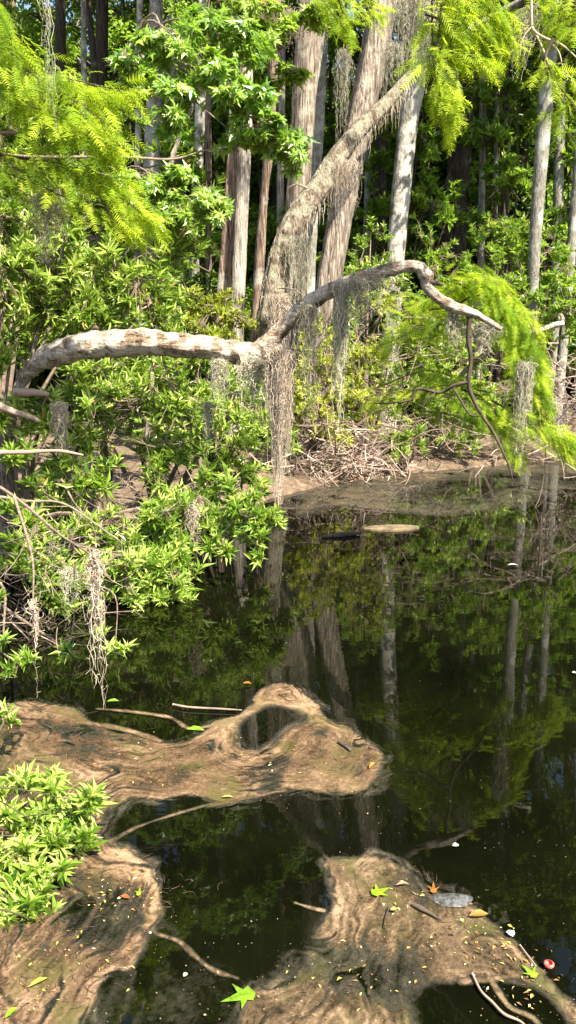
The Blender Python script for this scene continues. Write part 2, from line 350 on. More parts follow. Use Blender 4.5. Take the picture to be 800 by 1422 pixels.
def scum(name, label, outline, holes, lines, murk, material, res, fall=.05, edge=.03, flow=.10, dens_gain=1.0, lo_tone=None, z=.004, psif=1.0, lic_k=1.0):
    poly = wpts(outline); mn = poly.min(0) - .12; mxx = poly.max(0) + .12
    for ln, w, s in lines: 
        q = wpts(ln, False); mn = np.minimum(mn, q.min(0) - .05); mxx = np.maximum(mxx, q.max(0) + .05)
    xs = np.arange(mn[0], mxx[0], res); ys = np.arange(mn[1], mxx[1], res); X, Y = np.meshgrid(xs, ys)
    Q = np.stack([X, Y, 0 * X], -1)
    d = sdist(X, Y, poly) + edge * 1.2 * noise3(Q, 4.0) + edge * .55 * noise3(Q + 7, 11.0) + edge * .35 * noise3(Q + 3, 27.0)
    hole = np.zeros(X.shape); psi = d.copy()
    for hp, dep, sf in holes:
        hd = sdist(X, Y, wpts(hp)) + edge * .5 * noise3(Q + 2, 9.0)
        hole = np.maximum(hole, dep * np.clip(hd / sf + .5, 0, 1)); psi = np.minimum(psi, -hd)
    psi = psi * psif + flow * noise3(Q + 11, 2.6) + flow * .35 * noise3(Q + 5, 7.0)
    a = lic(psi, 26, 1.2, 1); b = lic(psi + .5 * flow * noise3(Q + 21, 9.0), 38, 1.6, 4)
    am = lic_k * np.clip(.75 + .9 * noise3(Q + 17, 2.4), .25, 1.15); vein = np.clip((b - 1.0 + .5 * noise3(Q + 41, 5.0)) * 1.2, 0, 1); t = np.clip(.53 + am * (.12 * a + .13 * b) - .36 * vein + .19 * noise3(Q, 3.1) + .11 * noise3(Q + 9, 11.0) + .07 * noise3(Q + 29, 31.0) + .05 * rng.normal(size=X.shape), 0, 1)
    dens = np.maximum(np.clip(d / fall + .36, 0, 1) * (d > -.01), np.clip((d + .055 + .05 * noise3(Q + 51, 3.0)) / .035, 0, 1) * np.clip(.22 + .16 * b + .07 * a, .02, .48)) * (1 - hole) * dens_gain
    dens = dens * (1 - .72 * np.clip((noise3(Q + 31, 4.3) + .6 * noise3(Q + 37, 12.0) + .42 * b + .14 * a - .36) * 1.4, 0, 1))
    for mp, dep, sf in murk:                        # thinner, darker parts of the film
        md = sdist(X, Y, wpts(mp)) + .05 * noise3(Q + 1, 4.0); k = dep * np.clip(md / sf + .5, 0, 1)
        dens *= 1 - k * (.55 - .75 * (t - .5)); t = t - k * .22
    dens = dens * np.clip(.38 + 1.15 * t, 0, 1.15)
    rim = np.exp(-((d - fall * .8) / (fall * .5)) ** 2); t = np.clip(t + .09 * rim * am, 0, 1)   # foam gathers along the rim
    for ln, w, s in lines:
        ld = pline(X, Y, wpts(ln, False)) + .008 * noise3(Q + 4, 12.0); k = np.clip(1.3 - ld / w, 0, 1)
        dens = np.maximum(dens, k * s); t = np.maximum(t, k * .75 * np.clip(.7 + .2 * a, 0, 1))
    nx = len(xs); keep = dens > .06
    i = np.arange(len(ys) - 1)[:, None] * nx; j = np.arange(nx - 1)[None]; F = np.stack([i + j, i + j + 1, i + nx + j + 1, i + nx + j], -1).reshape(-1, 4)
    kf = keep.ravel()[F].any(1); F = F[kf]; used = np.unique(F); mp_ = np.zeros(X.size, int); mp_[used] = np.arange(len(used)); F = mp_[F]
    V = np.stack([X, Y, z + .0006 * t], -1).reshape(-1, 3)[used]
    g = Geo(); g.add(V, F); c = V.mean(0); c[2] = 0
    return single(name, g, material, label, 'pond scum', c, True, attrs={'tone': t.ravel()[used], 'dens': np.clip(dens, 0, 1).ravel()[used]})
scum('pond_scum', 'tan swirling pond scum reaching from the left edge to a blunt tip mid pond',
     [(-70, 972), (30, 976), (100, 984), (128, 1004), (190, 1024), (240, 1030), (272, 1018), (305, 1000), (335, 985), (358, 962), (385, 950), (412, 958), (436, 976), (458, 998), (492, 1016), (520, 1036), (536, 1056), (526, 1080), (500, 1095), (460, 1098), (415, 1092), (385, 1096), (340, 1108), (300, 1112), (262, 1106),
      (216, 1110), (180, 1112), (160, 1134), (152, 1164), (175, 1178), (208, 1194), (224, 1218), (224, 1250), (210, 1276), (198, 1296), (178, 1332), (142, 1368), (118, 1440), (100, 1500), (-120, 1500), (-120, 1200)],
     [([(326, 1032), (326, 1008), (346, 990), (376, 980), (408, 984), (428, 998), (404, 1012), (386, 1030), (360, 1044), (338, 1042)], .90, .10), ([(118, 992), (170, 992), (236, 1004), (262, 1018), (240, 1026), (190, 1016), (140, 1004)], .75, .06), ([(130, 1020), (170, 1024), (205, 1034), (170, 1034)], .5, .05)],
     [([(135, 985), (180, 989), (235, 997), (262, 1012), (300, 1008)], .018, .9), ([(115, 1004), (165, 1012), (200, 1022), (222, 1030)], .022, .9),
      ([(290, 1120), (330, 1112), (395, 1098)], .02, .55), ([(150, 1172), (190, 1150), (250, 1130), (320, 1110)], .012, .5), ([(212, 1276), (215, 1296), (250, 1310), (290, 1345), (330, 1360)], .010, .6)],
     [([(-60, 1080), (100, 1092), (170, 1100), (150, 1150), (120, 1250), (60, 1330), (-60, 1360)], .55, .25), ([(180, 1240), (220, 1230), (200, 1290), (150, 1300), (150, 1250)], .3, .1),
      ([(60, 1030), (120, 1028), (200, 1048), (160, 1060), (80, 1050)], .55, .08), ([(0, 1072), (90, 1084), (200, 1086), (260, 1070), (240, 1098), (120, 1104), (0, 1100)], .6, .08), ([(250, 1040), (310, 1030), (300, 1046), (260, 1056)], .35, .06), ([(70, 1000), (150, 1018), (110, 1024), (50, 1012)], .6, .06), ([(100, 1058), (230, 1064), (330, 1052), (250, 1078), (120, 1076)], .4, .05), ([(165, 1196), (205, 1215), (195, 1240), (150, 1225)], .35, .08), ([(60, 1300), (150, 1290), (120, 1340), (40, 1380)], .4, .12), ([(390, 1005), (440, 1000), (450, 1040), (400, 1050)], .35, .12), ([(120, 1215), (200, 1225), (205, 1260), (150, 1275), (120, 1250)], .45, .12), ([(470, 1030), (520, 1045), (515, 1085), (480, 1070)], .30, .06)],
     M['scum'], .0052, fall=.035)
scum('pond_scum', 'wedge of tan pond scum in the lower right corner with dark open patches',
     [(322, 1450), (345, 1396), (376, 1366), (402, 1340), (432, 1302), (452, 1270), (462, 1240), (456, 1216), (446, 1200), (472, 1190), (510, 1190), (548, 1200), (592, 1222), (642, 1243), (684, 1272), (722, 1310), (757, 1346), (778, 1372), (812, 1402), (850, 1460), (850, 1520), (300, 1520)],
     [([(574, 1394), (600, 1370), (660, 1358), (726, 1366), (772, 1392), (800, 1440), (780, 1490), (640, 1490), (585, 1440)], .97, .05)],
     [([(672, 1345), (690, 1375), (708, 1400), (740, 1415), (760, 1440)], .010, .9), ([(640, 1365), (690, 1360), (750, 1350)], .014, .8), ([(410, 1255), (432, 1262), (450, 1266)], .008, .8)],
     [([(500, 1290), (560, 1300), (600, 1330), (560, 1380), (500, 1400), (450, 1370), (440, 1320)], .75, .20), ([(470, 1330), (530, 1320), (590, 1350), (580, 1400), (500, 1390)], .6, .15), ([(350, 1400), (420, 1330), (450, 1350), (400, 1440)], .2, .1), ([(540, 1205), (600, 1230), (640, 1255), (600, 1262), (550, 1235)], .7, .06)],
     M['scum_dark'], .0052, flow=.20, psif=.7, lic_k=.75, fall=.035)
scum('pond_scum', 'thin brown silt film lying on the water along the far bank',
     [(392, 708), (400, 690), (430, 672), (480, 664), (545, 655), (600, 646), (680, 640), (780, 634), (900, 625), (900, 668), (800, 684), (760, 694), (690, 712), (620, 718), (540, 712), (470, 706), (430, 722)],
     [([(560, 680), (620, 668), (700, 662), (690, 690), (620, 700), (570, 694)], .45, .5)], [], [([(600, 668), (900, 650), (900, 690), (640, 712)], .35, .4)],
     M['silt'], .03, fall=.35, edge=.10, flow=.25, dens_gain=.44)
scum('pond_scum', 'faint murky film dotted with specks between the two tan mats at the bottom',
     [(205, 1300), (230, 1290), (262, 1325), (300, 1350), (345, 1368), (360, 1390), (330, 1440), (320, 1500), (110, 1500), (135, 1400), (170, 1345)],
     [], [], [([(205, 1300), (230, 1290), (262, 1325), (300, 1350), (345, 1368), (330, 1440), (110, 1500)], .9, .1)], M['silt'], .009, dens_gain=.40, fall=.12)

# ---------------------------------------------------------------- foliage builders
def clump_points(c, r, n, gap=0.15, nscale=None):
    """tips of an arching fan of branchlets filling an ellipsoid, airy between them"""
    c = np.asarray(c); r = np.asarray(r) * np.ones(3); nb = max(3, int(n / 9)); d = rand_unit(nb); d[:, 2] = d[:, 2] * .8 + .1; d = unit(d)
    i = rng.integers(0, nb, n); t = rng.uniform(.15, 1.08, n)[:, None] ** .7; ln = rng.uniform(.6, 1.15, (nb, 1))
    q = d[i] * ln[i] * t + rand_unit(n) * .16 * t; q[:, 2] -= .22 * t[:, 0] ** 2 * (1 - d[i][:, 2])
    return c + q * r, unit(q / 1.0 + d[i] * .6)
def whorls(g, pts, out, k, L, Wd, tpl, up=.7, spread=(25, 75), mi=0, tone=None, droop=0.0):
    n = len(pts)
    if n == 0: return
    ax = unit(out * .8 + rand_unit(n) * .6 + np.array([0, 0, up])); s = unit(np.cross(ax, rand_unit(n))); t = np.cross(ax, s)
    a = rng.uniform(0, 2 * math.pi, (n, k)) * .25 + (np.arange(k) * 2 * math.pi / k)[None] + rng.uniform(0, 6.28, (n, 1))
    el = np.radians(rng.uniform(spread[0], spread[1], (n, k)))
    D = ax[:, None] * np.cos(el)[..., None] + (s[:, None] * np.cos(a)[..., None] + t[:, None] * np.sin(a)[..., None]) * np.sin(el)[..., None]
    D = D + np.array([0, 0, -droop]); N = unit(ax[:, None] - D * (ax[:, None] * D).sum(-1, keepdims=True) + rng.normal(size=D.shape) * .25)
    Pn = pts[:, None] - ax[:, None] * (rng.uniform(0, .5, (n, k, 1)) * L) + D * 0.002
    base = rng.beta(2, 2, n) if tone is None else np.clip(rng.normal(tone, .2, n), 0, 1)
    base = base + .22 * noise3(pts, 2.3) + .12 * noise3(pts + 5, 6.0)
    rn = np.clip(base[:, None] + rng.normal(0, .20, (n, k)), 0, .95); rn = np.where(rng.uniform(0, 1, (n, k)) > .985, 1.0, rn)
    sz = rng.uniform(.4, 1.2, (n, k)) * rng.uniform(.7, 1.15, (n, 1))
    leaves(g, Pn.reshape(-1, 3), D.reshape(-1, 3), N.reshape(-1, 3), (L * 1.12 * sz).ravel(), (Wd * 1.02 * sz).ravel(), tpl, mi, rn.ravel())
def shrub(name, label, cat, root, clumps, leafmat, L=.11, Wd=.028, k=9, tpl=LEAF_LO, dens=.85, stem_r=.03, woodmat='twig', up=.7, tone=None, spread=(25, 75), gap=.15, group=None, tubes=True, flat=1.0, droop=0.0):
    """clumps: (px, py, Y, radius in photo pixels, whorls)"""
    root = np.asarray(root, float); t = Thing(name, label, cat, root, group); gl = Geo(); gw = Geo()
    for (px, py, Y, rp, n) in clumps:
        c = P(px, py, Y); r = rp * mpp(Y); p, o = clump_points(c, (r, r * .8, r * flat), int(n * dens), gap); whorls(gl, p, o, k, L, Wd, tpl, up, spread, tone=tone, droop=droop)
        mid = (root + c) / 2 + np.array([rng.normal(0, .12), rng.normal(0, .12), abs(rng.normal(0, .15))])
        V, F = tube([root + rng.normal(0, .04, 3) * [1, 1, 0], mid, c], [stem_r, stem_r * .7, stem_r * .3], 6, rough=.1, m=5); gw.add(V, F)
        if len(p):
            nb = max(3, len(p) // 14); hub = c + rng.normal(size=(nb, 3)) * r * .35
            V, F = sticks(np.repeat(c[None], nb, 0), hub, stem_r * .35, stem_r * .18, .15); gw.add(V, F)
            hi = np.argmin(((p[:, None] - hub[None]) ** 2).sum(-1), 1)
            V, F = sticks(hub[hi], p, stem_r * .10, .0016, .18); gw.add(V, F)
    t.part('foliage', gl, M[leafmat]); t.part('stems', gw, M[woodmat]); return t
def cypress(name, label, base_pts, twigs, Ls=.15, n_per=60, spread=.16, tone=.55, woodmat='twig_dark', r0=.012, droop=.35, flatness=.5):
    """feathery sprays along side twigs; twigs: list of (list of (px,py,Y), spread m, count)"""
    root = P(*base_pts[0]); t = Thing(name, label, 'tree branch', root); gl = Geo(); gw = Geo()
    V, F = tube([P(*q) for q in base_pts], np.linspace(r0, r0 * .4, len(base_pts)), 7, rough=.15); gw.add(V, F)
    for pts, sp, cnt in twigs:
        cnt = int(cnt * .72)
        w = catmull([P(*q) for q in pts], 10); V, F = tube([P(*q) for q in pts], np.linspace(r0 * .5, .002, len(pts)), 5, m=6); gw.add(V, F)
        u = rng.uniform(0, 1, cnt) * (len(w) - 1.001); i = u.astype(int); f = (u - i)[:, None]; c = w[i] * (1 - f) + w[i + 1] * f
        tg = unit(w[i + 1] - w[i]); side = unit(np.cross(tg, [0, 0, 1.0])) * rng.choice([-1, 1], (cnt, 1))
        fall = (1 - .55 * (u / len(w)))[:, None]
        off = side * rng.uniform(0, 1, (cnt, 1)) * sp * fall + rng.normal(size=(cnt, 3)) * sp * np.array([.25, .25, flatness]) * fall * .7
        D = unit(tg * .7 + side * .75 + rng.normal(size=(cnt, 3)) * .28 + np.array([0, 0, -droop])); N = unit(np.array([0, 0, 1.0]) + rng.normal(size=(cnt, 3)) * .45)
        sz = Ls * 1.1 * rng.uniform(.6, 1.25, cnt)
        leaves(gl, c + off, D, N, sz, sz * .95, SPRAY, 0, np.clip(rng.normal(tone, .28, cnt) + .38 * noise3(c + off, 4.5), 0, .95))
        V, F = sticks(c[::3], (c + off)[::3], .0022, .0012, .12); gw.add(V, F)
    t.part('foliage', gl, M['cypress']); t.part('branch', gw, M[woodmat], True); return t
def moss(label, px, py, Y, wpx, lpx, n, base_m='moss', curl=.5, taper=.75, seg=22, rad=.0021, depth=None):
    n = int(n * 1.5); w = wpx * mpp(Y) / 2; L = lpx * mpp(Y); top = P(px, py, Y); nt = max(2, int(3 + wpx / 9))
    a = rng.uniform(0, 2 * math.pi, nt); rr = np.sqrt(rng.uniform(0, 1, nt)) * w; tuft = np.stack([rr * np.cos(a), rr * np.sin(a) * (depth or .6), 0 * a], 1); tl = L * rng.uniform(.45, 1.1, nt)
    tl[0] = L * 1.08; tuft[0] *= .3; i = rng.integers(0, nt, n); s = top + tuft[i] + rng.normal(size=(n, 3)) * np.array([.22 * w, .18 * w, .02 * L])
    ln = tl[i] * rng.beta(1.6, 1.5, n); t = np.linspace(0, 1, seg)
    am = rng.uniform(.003, .013, (n, 1)) * (.5 + curl); fr = rng.uniform(18, 55, (n, 1)) * ln[:, None]; ph = rng.uniform(0, 6.28, (n, 2))
    wand = np.cumsum(rng.normal(size=(n, seg, 3)) * np.array([1, 1, .4]) * (.006 * (.5 + curl)), 1)
    wand[..., 0] += am * np.sin(fr * t + ph[:, :1]); wand[..., 1] += am * np.cos(fr * t * 1.1 + ph[:, 1:])
    pts = s[:, None] + wand; pts[..., 2] -= ln[:, None] * t[None] * (1 + 0 * am)
    cx = (top + tuft[i])[:, None, :2]; pts[..., :2] = cx + (pts[..., :2] - cx) * (1 - (1 - taper) * t[None, :, None])
    pts[..., 2] = np.maximum(pts[..., 2], .004)
    rd = rad * rng.uniform(.5, 1.4, (n, 1)) * (1 - .5 * t[None]); V, F = tubes_vec(pts, rd, 3)
    g = Geo(); g.add(V, F, 0, np.repeat(rng.beta(2, 2, n), seg * 3))
    m = n * 9; ii = rng.integers(0, n, m); jj = rng.integers(1, seg, m); q = pts[ii, jj]; e = q + unit(rng.normal(size=(m, 3)) + [0, 0, -.5]) * rng.uniform(.010, .034, (m, 1)) * (.8 + .6 * curl)
    V, F = sticks(q, e, rad * .7, rad * .35, .5, 4); g.add(V, F, 0, np.repeat(rng.beta(2, 2, m), 12))
    return single('spanish_moss', g, M[base_m], label, 'hanging moss', top)

# crowns used high above the photograph's frame (seen mirrored in the pond) and in the wood
def crown_mesh(name, rx, rz, ncl, per, L, leafm, seed, kind='wood'):
    g = Geo(); cs = []
    for i in range(ncl):
        d = rand_unit(1)[0]; d[2] = d[2] * .9; c = d * np.array([rx, rx, rz]) * rng.uniform(.35, 1) ** .6; cs.append(c)
        r = rng.uniform(.28, .5) * rx * .75; p, o = clump_points(c, (r, r, r * .55), per, .1)
        n = len(p); D = unit(o * .5 + rand_unit(n) + [0, 0, -.25]); N = unit(rand_unit(n) * .6 + [0, 0, 1.0])
        leaves(g, p, D, N, L * rng.uniform(.6, 1.2, n), L * .55, LEAF_LO, 0, np.clip(rng.beta(2, 2) * .5 + rng.uniform(0, .55, n), 0, 1))
        V, F = sticks(np.repeat(c[None], 10, 0), p[:10] if n >= 10 else c[None] + rng.normal(size=(10, 3)) * .3, .018, .006, .15); g.add(V, F, 1)
    cs = np.array(cs); st = np.stack([0 * cs[:, 0], 0 * cs[:, 1], cs[:, 2] * .5 - rz * .5], 1); V, F = sticks(st, cs, .05, .02, .12, 5); g.add(V, F, 1)
    return make_mesh(name, g, [M[leafm], M['bark_dark']])
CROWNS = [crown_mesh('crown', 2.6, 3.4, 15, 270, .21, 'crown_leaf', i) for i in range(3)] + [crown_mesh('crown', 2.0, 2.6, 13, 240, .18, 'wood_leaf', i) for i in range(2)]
BUSHES = [crown_mesh('bush_foliage', 1.5, 1.3, 22, 260, .12, 'wood_leaf', i) for i in range(4)]

def add_crown(t, pos, s, mesh=None):
    o = bpy.data.objects.new('crown', mesh or random.choice(CROWNS)); COL.objects.link(o); o.parent = t.o
    o.location = tuple(np.asarray(pos) - t.base); o.scale = (s, s, s * random.uniform(.9, 1.2)); o.rotation_euler = (0, 0, random.uniform(0, 6.28)); return o
def tree(name, label, pts, wpx, bark, H=15.0, n=14, flute=.10, group=None, crowns=1, flare=1.35, cs=.85, cz=.95, extend=True):
    """pts: (px,py,Y) from low to high, wpx: widths in photo pixels"""
    w = [P(*q) for q in pts]; r = [wp * mpp(q[2]) / 2 for wp, q in zip(wpx, pts)]
    d = w[0] - w[1]; gz = float(ground_z(w[0][0], w[0][1])) - .1; k = (w[0][2] - gz) / max(-d[2], .05)
    if w[0][2] > gz + .1:
        b = w[0] + d * k * (0.8 if k < 3 else .5); b[2] = gz; w.insert(0, b); r.insert(0, r[0] * flare); 
        mid = w[0] * .75 + w[1] * .25; w.insert(1, mid); r.insert(1, r[1] * 1.07)
    if extend:
        d = unit(w[-1] - w[-2]); 
        for f in (.4, 1.0):
            z1 = w[-1][2] + (H - w[-1][2]) * f; d = unit(d * .7 + np.array([0, 0, .5])); w.append(w[-1] + d * (z1 - w[-1][2]) / max(d[2], .3)); r.append(r[-1] * (.8 if f < 1 else .35))
    t = Thing(name, label, 'tree', w[0], group); g = Geo(); V, F = tube(w, r, n, flute, .06, m=10); g.add(V, F); t.part('trunk', g, M[bark], True)
    top = w[-1]
    for i in range(crowns):
        a = rng.uniform(0, 6.28); add_crown(t, np.array([top[0] + math.cos(a) * 1.3 * i * cs, top[1] + math.sin(a) * 1.3 * i * cs, H * (cz + .20 * i)]), cs * rng.uniform(.85, 1.1))
    return t

# ---------------------------------------------------------------- trees one can tell apart
tree('cypress_tree', 'leaning brown cypress with stringy bark crossing behind the mossy limb', [(446, 470, 14), (458, 380, 14), (490, 210, 14.2), (528, 30, 14.5)], [36, 31, 30, 32], 'bark_cypress', 15, 20, .16, flare=1.6)
tree('white_tree', 'slender tree with white lichen bark right of the leaning brown cypress', [(540, 520, 16), (550, 350, 16), (566, 180, 16), (583, 60, 16)], [24, 24, 25, 27], 'bark_white', 16, 14, .05)
tree('cypress_tree', 'thick upright cypress with fluted bark behind the leaning limb', [(405, 480, 15), (411, 330, 15), (422, 150, 15), (430, 30, 15)], [36, 29, 29, 28], 'bark_cypress', 17, 20, .18, flare=1.6)
tree('cypress_tree', 'grey trunk standing close against the right side of the thick fluted cypress', [(425, 480, 16), (430, 330, 16), (442, 120, 16)], [22, 20, 20], 'bark_grey', 15, 12, .12)
tree('red_barked_tree', 'reddish brown shaggy trunk, left one of the close pair', [(308, 430, 15), (315, 330, 15), (324, 180, 15)], [17, 15, 14], 'bark_brown', 14, 14, .16)
tree('pale_tree', 'pale peeling trunk, right one of the close pair', [(330, 430, 15.2), (334, 330, 15.2), (341, 170, 15.2)], [19, 18, 16], 'bark_pale', 15, 14, .12)
tree('crooked_tree', 'thin crooked brown trunk just right of the close pair', [(355, 470, 14), (362, 340, 14), (368, 260, 14), (374, 190, 14)], [15, 13, 10, 13], 'bark_brown', 12, 12, .16, cs=.8)
tree('grey_tree', 'smooth grey trunk left of the close pair above the small leaved bush', [(270, 440, 17), (271, 330, 17), (279, 130, 17)], [14, 13, 13], 'bark_white', 15, 12, .05)
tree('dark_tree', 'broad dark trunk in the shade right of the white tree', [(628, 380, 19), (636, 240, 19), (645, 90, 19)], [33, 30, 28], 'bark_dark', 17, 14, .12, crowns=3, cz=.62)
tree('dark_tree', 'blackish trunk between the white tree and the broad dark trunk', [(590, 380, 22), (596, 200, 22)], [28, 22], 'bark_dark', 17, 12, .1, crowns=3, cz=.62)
tree('grey_tree', 'long pale grey trunk slanting slightly right near the right edge', [(738, 455, 15), (744, 320, 15), (762, 90, 15)], [14, 16, 19], 'bark_grey', 16, 12, .04, crowns=3, cz=.62)
tree('grey_tree', 'slim grey trunk between the long pale trunk and the right edge', [(771, 490, 17), (777, 190, 17)], [14, 13], 'bark_grey', 15, 10, .04, cs=.95, crowns=3, cz=.62)
tree('grey_tree', 'slim grey trunk leaning right at the very right edge', [(786, 430, 16), (806, 200, 16)], [13, 13], 'bark_grey', 15, 10, .04, cs=.95, crowns=3, cz=.62)
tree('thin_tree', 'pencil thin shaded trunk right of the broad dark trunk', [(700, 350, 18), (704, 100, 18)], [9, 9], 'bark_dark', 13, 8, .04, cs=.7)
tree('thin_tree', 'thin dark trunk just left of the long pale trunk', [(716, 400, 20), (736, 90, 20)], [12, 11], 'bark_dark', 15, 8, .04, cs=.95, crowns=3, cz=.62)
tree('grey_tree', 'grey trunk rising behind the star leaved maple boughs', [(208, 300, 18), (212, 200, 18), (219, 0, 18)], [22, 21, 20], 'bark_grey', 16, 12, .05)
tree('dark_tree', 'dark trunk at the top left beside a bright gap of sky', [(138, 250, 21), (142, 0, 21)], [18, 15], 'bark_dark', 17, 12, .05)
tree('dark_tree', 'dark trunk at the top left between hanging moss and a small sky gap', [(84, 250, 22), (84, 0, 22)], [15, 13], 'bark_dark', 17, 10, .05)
tree('sapling', 'thin tan sapling leaning right below the maple boughs', [(234, 260, 13), (246, 200, 13), (268, 145, 13)], [7, 6, 5], 'bark_cypress', 7, 7, .03, cs=.45, crowns=1)
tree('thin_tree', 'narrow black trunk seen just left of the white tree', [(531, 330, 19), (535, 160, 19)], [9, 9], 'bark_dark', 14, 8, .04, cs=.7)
tree('thin_tree', 'slim brown trunk between the smooth grey trunk and the close pair', [(290, 400, 18), (289, 120, 18)], [8, 8], 'bark_brown', 14, 8, .04, cs=.7)

for lab, pts, w_, b_ in (('slender pale trunk left of the long rising grey trunk under the maple', [(190, 330, 18), (194, 40, 18)], [9, 8], 'bark_white'),
                        ('slender pale trunk seen through the lower maple bough', [(246, 350, 19), (242, 90, 19)], [8, 7], 'bark_white'),
                        ('slender grey trunk in the gap between the leaning cypress and the white tree', [(508, 340, 18), (514, 120, 18)], [8, 7], 'bark_grey'),
                        ('slender grey trunk just right of the broad dark trunk', [(668, 370, 18), (672, 100, 18)], [9, 8], 'bark_grey'),
                        ('second slender grey trunk right of the broad dark trunk', [(686, 370, 19), (692, 90, 19)], [7, 6], 'bark_white'),
                        ('slender pale trunk above the feathery bough at the upper left', [(118, 260, 19), (116, 0, 19)], [8, 7], 'bark_grey'),
                        ('slender pale trunk right of the crooked brown trunk', [(388, 400, 18), (391, 120, 18)], [10, 9], 'bark_pale')):
    tree('thin_tree', lab, pts, w_, b_, 14, 8, .05, cs=.7)

# the big leaning limb, snapped off at the top
def leaning_limb():
    pts = [(392, 675, 11.3), (372, 520, 11.3), (378, 420, 11.4), (402, 325, 11.7), (447, 255, 12.2), (490, 190, 12.8), (534, 146, 13.3), (570, 104, 13.8)]
    w = [P(*q) for q in pts]; w[0][2] = .0; r = [a * mpp(q[2]) / 2 for a, q in zip([30, 30, 33, 32, 29, 22, 17, 11], pts)]
    t = Thing('leaning_tree', 'big snapped limb leaning right, bark shaggy with moss, behind the pale arching log', 'tree', w[0])
    g = Geo(); V, F = tube(w, r, 20, .17, .12, m=10); g.add(V, F); t.part('trunk', g, M['limb'], True)
    c = catmull(np.array(w), 12); n = 900; i = (rng.uniform(.12, .98, n) * (len(c) - 1)).astype(int); q = c[i] + np.stack([rng.uniform(-1, 1, n), -rng.uniform(.2, 1, n), rng.normal(0, .3, n)], 1) * np.interp(i / len(c), [0, .6, 1], [.17, .15, .06])[:, None]
    Ln = rng.uniform(.05, .30, n) * (1 + (rng.uniform(0, 1, n) > .9)); tt = np.linspace(0, 1, 7); pts = q[:, None] + np.cumsum(rng.normal(size=(n, 7, 3)) * .010, 1); pts[..., 2] -= Ln[:, None] * tt
    V, F = tubes_vec(pts, np.full((n, 7), .0045) * (1 - .6 * tt)); g = Geo(); g.add(V, F, 0, np.repeat(rng.beta(2, 2, n), 21)); t.part('moss_coat', g, M['moss_pink'])
    g = Geo(); V, F = tube([P(448, 262, 12.1), P(430, 262, 12.0), P(412, 256, 11.9), P(398, 262, 11.9)], [.022, .016, .01, .005], 6, rough=.2); g.add(V, F)
    t.part('side_twig', g, M['twig'], True); g = Geo()
    V, F = tube([P(388, 400, 11.2), P(408, 402, 11.0), P(424, 412, 10.9)], [.012, .009, .004], 5); g.add(V, F)
    t.part('side_twig', g, M['twig'], True)
leaning_limb()

# the arching log
def arching_log():
    t = Thing('arching_log', 'long pale lichen speckled log arching over the water from the left bank', 'fallen tree', P(30, 545, 7.6))
    pts = [(22, 548, 7.3), (38, 520, 7.15), (58, 500, 7.05), (88, 488, 6.95), (130, 479, 6.9), (200, 475, 6.8), (265, 480, 6.75), (320, 488, 6.7), (348, 492, 6.65)]
    g = Geo(); V, F = tube([P(*q) for q in pts], [a * mpp(q[2]) / 2 for a, q in zip([8, 18, 26, 33, 34, 33, 31, 30, 31], pts)], 24, .07, .18, m=12); g.add(V, F); t.part('log', g, M['log'], True)
    pts = [(338, 498, 6.65), (362, 485, 6.62), (395, 452, 6.6), (430, 420, 6.5), (470, 398, 6.4), (510, 385, 6.35), (550, 372, 6.3), (580, 370, 6.3), (592, 383, 6.3), (592, 396, 6.3), (606, 412, 6.28), (630, 426, 6.25), (664, 438, 6.2), (696, 457, 6.2)]
    g = Geo(); V, F = tube([P(*q) for q in pts], [a * mpp(q[2]) / 2 for a, q in zip([34, 26, 22, 21, 19, 20, 17, 15, 19, 14, 13, 15, 10, 6], pts)], 16, .10, .22, m=8); g.add(V, F); t.part('bough', g, M['log'], True)
    g = Geo()
    V, F = tube([P(592, 394, 6.3), P(602, 392, 6.28), P(615, 396, 6.25)], [.03, .02, .01], 8, rough=.2); g.add(V, F)
    t.part('broken_stub', g, M['twig_dark'], True)
    g = Geo()
    for pts, r in (([(652, 440, 6.2), (650, 470, 6.2), (654, 500, 6.2), (651, 535, 6.2), (665, 570, 6.2), (685, 600, 6.15), (706, 645, 6.1), (712, 668, 6.1)], [.022, .016, .018, .017, .014, .012, .008, .004]),
                   ([(651, 530, 6.2), (630, 535, 6.2), (612, 545, 6.25), (580, 540, 6.3), (570, 555, 6.3), (540, 560, 6.3), (520, 560, 6.35)], [.014, .013, .012, .012, .009, .007, .004]),
                   ([(628, 538, 6.2), (640, 556, 6.2), (652, 575, 6.15), (668, 578, 6.1)], [.008, .009, .008, .005]),
                   ([(655, 498, 6.2), (668, 500, 6.15), (680, 520, 6.1)], [.008, .007, .003]), ([(572, 552, 6.3), (560, 575, 6.3), (552, 600, 6.3)], [.007, .005, .003]),
                   ([(605, 545, 6.25), (590, 560, 6.2), (585, 580, 6.2)], [.006, .005, .002])):
        V, F = tube([P(*q) for q in pts], r, 7, rough=.2); g.add(V, F)
    t.part('hanging_branch', g, M['twig_dark'], True)
arching_log()
g = Geo(); V, F = tube([P(735, 462, 6.6), P(752, 458, 6.6), P(768, 452, 6.6), P(782, 449, 6.6)], [.018, .022, .024, .026], 8, rough=.2); g.add(V, F)
V, F = tube([P(780, 450, 6.6), P(781, 442, 6.6), P(778, 436, 6.6)], [.022, .018, .014], 7, rough=.2); g.add(V, F)
V, F = tube([P(640, 520, 7.4), P(690, 480, 6.9), P(735, 462, 6.6)], [.03, .022, .018], 7, rough=.2); g.add(V, F)
single('broken_branch', g, M['log'], 'short broken branch with a knobbly end poking out at the right', 'branch', P(735, 462, 6.6), True)
